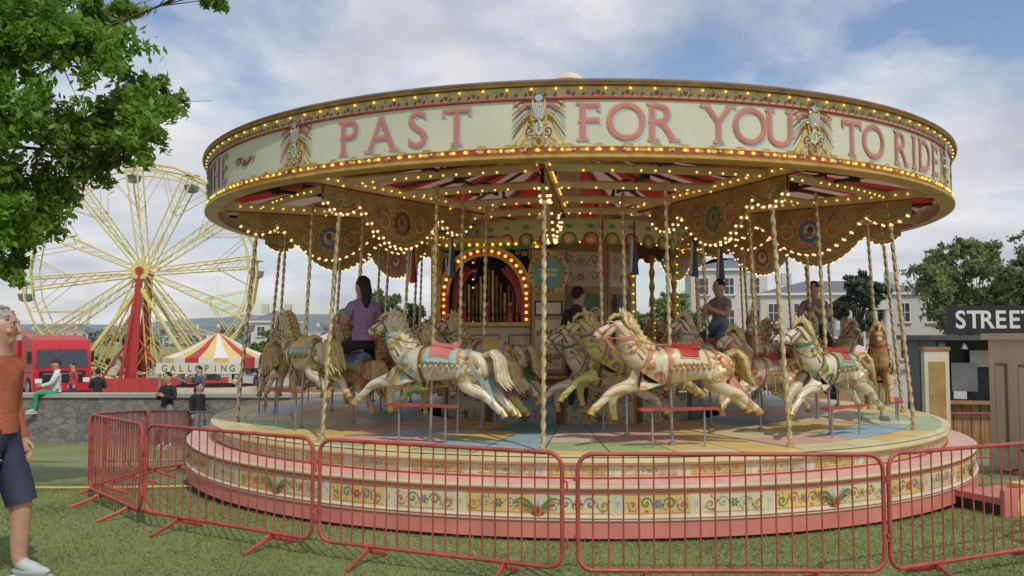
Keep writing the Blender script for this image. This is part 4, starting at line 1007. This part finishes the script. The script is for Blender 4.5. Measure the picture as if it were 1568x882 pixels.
def crown(cx,cy,cz,rx,rz_,n_,r):
    L_=[]
    for i in range(n_):
        while True:
            v=Vector((rng.uniform(-1,1),rng.uniform(-1,1),rng.uniform(-1,1)))
            if v.length<1: break
        v=v*(.55+.45*rng.random()) if v.length>.3 else v*1.6
        L_.append((cx+v.x*rx,cy+v.y*rx,cz+v.z*rz_,r*rng.uniform(.7,1.2),1))
    return L_
for (x,y,top,rx,k,nn) in((34,62,10.3,5.2,'leaf_far',32),(40,64,11.2,5.2,'leaf_far',28),(46,70,11,5,'leaf_far',22),(29.5,72,9.2,2.6,'leaf_dark',16),(14,75,6.6,4,'leaf_far',16),(8.5,78,6,4,'leaf_far',16),(-9.5,58,5.8,3,'leaf_far',14),(-5,60,5.2,3,'leaf_dark',10),(-21,74,3.0,2.3,'leaf_far',10),(3,80,6,4,'leaf_far',14),(20,95,8,5,'leaf_dark',14),(-13,70,5,3,'leaf_far',10)):
    h_=top+1.2; cz=-1.2+h_*.56; tree('broadleaf_tree',(x,y,-1.2),h_*.4,.3,crown(x,y,cz,rx,h_*.40,nn,rx*.36),720,.21,k,16)
V,F=leaves([(-60+i*1.6,62+rng.uniform(-1,1),-.3+rng.uniform(-.2,.5),1.3,1) for i in range(30)],260,.16,10); npmesh('hedge',V,F,'leaf_dark')
cs=[(rng.uniform(-260,60),rng.uniform(240,330),rng.uniform(-1,2.5),rng.uniform(3,6),1) for _ in range(130)]+[(rng.uniform(60,260),rng.uniform(200,280),rng.uniform(0,5),rng.uniform(4,8),1) for _ in range(60)]
V,F=leaves(cs,160,.9,12); npmesh('distant_trees',V,F,'hill')
# ================================================================ sky, sun, camera
w=bpy.data.worlds.new('World'); sc.world=w; w.use_nodes=True; nt=w.node_tree; N=nt.nodes; L=nt.links; N.clear()
EL,AZ=52,155
sky=N.new('ShaderNodeTexSky'); sky.sky_type='NISHITA'; sky.sun_disc=False; sky.sun_elevation=R_(EL); sky.sun_rotation=R_(AZ); sky.air_density=1.; sky.dust_density=1.5
out=N.new('ShaderNodeOutputWorld'); bg=N.new('ShaderNodeBackground'); bg.inputs[1].default_value=.14; L.new(sky.outputs[0],bg.inputs[0])
bc=N.new('ShaderNodeBackground'); bc.inputs[1].default_value=1.
tc=N.new('ShaderNodeTexCoord'); sp=N.new('ShaderNodeSeparateXYZ'); L.new(tc.outputs['Generated'],sp.inputs[0])
mz=N.new('ShaderNodeMath'); mz.operation='MAXIMUM'; mz.inputs[1].default_value=0; L.new(sp.outputs[2],mz.inputs[0])
az=N.new('ShaderNodeMath'); az.operation='ADD'; az.inputs[1].default_value=.22; L.new(mz.outputs[0],az.inputs[0])
dx=N.new('ShaderNodeMath'); dx.operation='DIVIDE'; L.new(sp.outputs[0],dx.inputs[0]); L.new(az.outputs[0],dx.inputs[1])
dy=N.new('ShaderNodeMath'); dy.operation='DIVIDE'; L.new(sp.outputs[1],dy.inputs[0]); L.new(az.outputs[0],dy.inputs[1])
cb=N.new('ShaderNodeCombineXYZ'); L.new(dx.outputs[0],cb.inputs[0]); L.new(dy.outputs[0],cb.inputs[1])
n1=N.new('ShaderNodeTexNoise'); n1.inputs['Scale'].default_value=1.1; n1.inputs['Detail'].default_value=9; n1.inputs['Roughness'].default_value=.56; n1.inputs['Distortion'].default_value=.25
L.new(cb.outputs[0],n1.inputs['Vector'])
cr=N.new('ShaderNodeValToRGB'); cr.color_ramp.elements[0].position=.40; cr.color_ramp.elements[1].position=.54; L.new(n1.outputs['Fac'],cr.inputs[0])
n2=N.new('ShaderNodeTexNoise'); n2.inputs['Scale'].default_value=1.9; n2.inputs['Detail'].default_value=7; L.new(cb.outputs[0],n2.inputs['Vector'])
c2=N.new('ShaderNodeValToRGB'); c2.color_ramp.elements[0].position=.34; c2.color_ramp.elements[0].color=(.50,.53,.60,1); c2.color_ramp.elements[1].position=.62; c2.color_ramp.elements[1].color=(.80,.81,.84,1)
L.new(n2.outputs['Fac'],c2.inputs[0]); L.new(c2.outputs[0],bc.inputs[0])
ms=N.new('ShaderNodeMixShader'); L.new(cr.outputs[0],ms.inputs[0]); L.new(bg.outputs[0],ms.inputs[1]); L.new(bc.outputs[0],ms.inputs[2]); L.new(ms.outputs[0],out.inputs[0])
ld=bpy.data.lights.new('sun','SUN'); ld.energy=2.2; ld.angle=R_(.6); ld.color=(1,.95,.87); so=bpy.data.objects.new('sun',ld); sc.collection.objects.link(so)
dirv=Vector((math.sin(R_(AZ))*math.cos(R_(EL)),math.cos(R_(AZ))*math.cos(R_(EL)),math.sin(R_(EL)))); so.rotation_euler=dirv.to_track_quat('Z','Y').to_euler()
cd=bpy.data.cameras.new('camera'); cd.lens=29.85; cd.sensor_width=36; cd.clip_end=5000; co=bpy.data.objects.new('camera',cd); sc.collection.objects.link(co)
co.location=(0,0,1.65); co.rotation_euler=(R_(93.26),0,0); sc.camera=co
sc.view_settings.view_transform='Standard'; sc.view_settings.look='None'; sc.view_settings.exposure=0
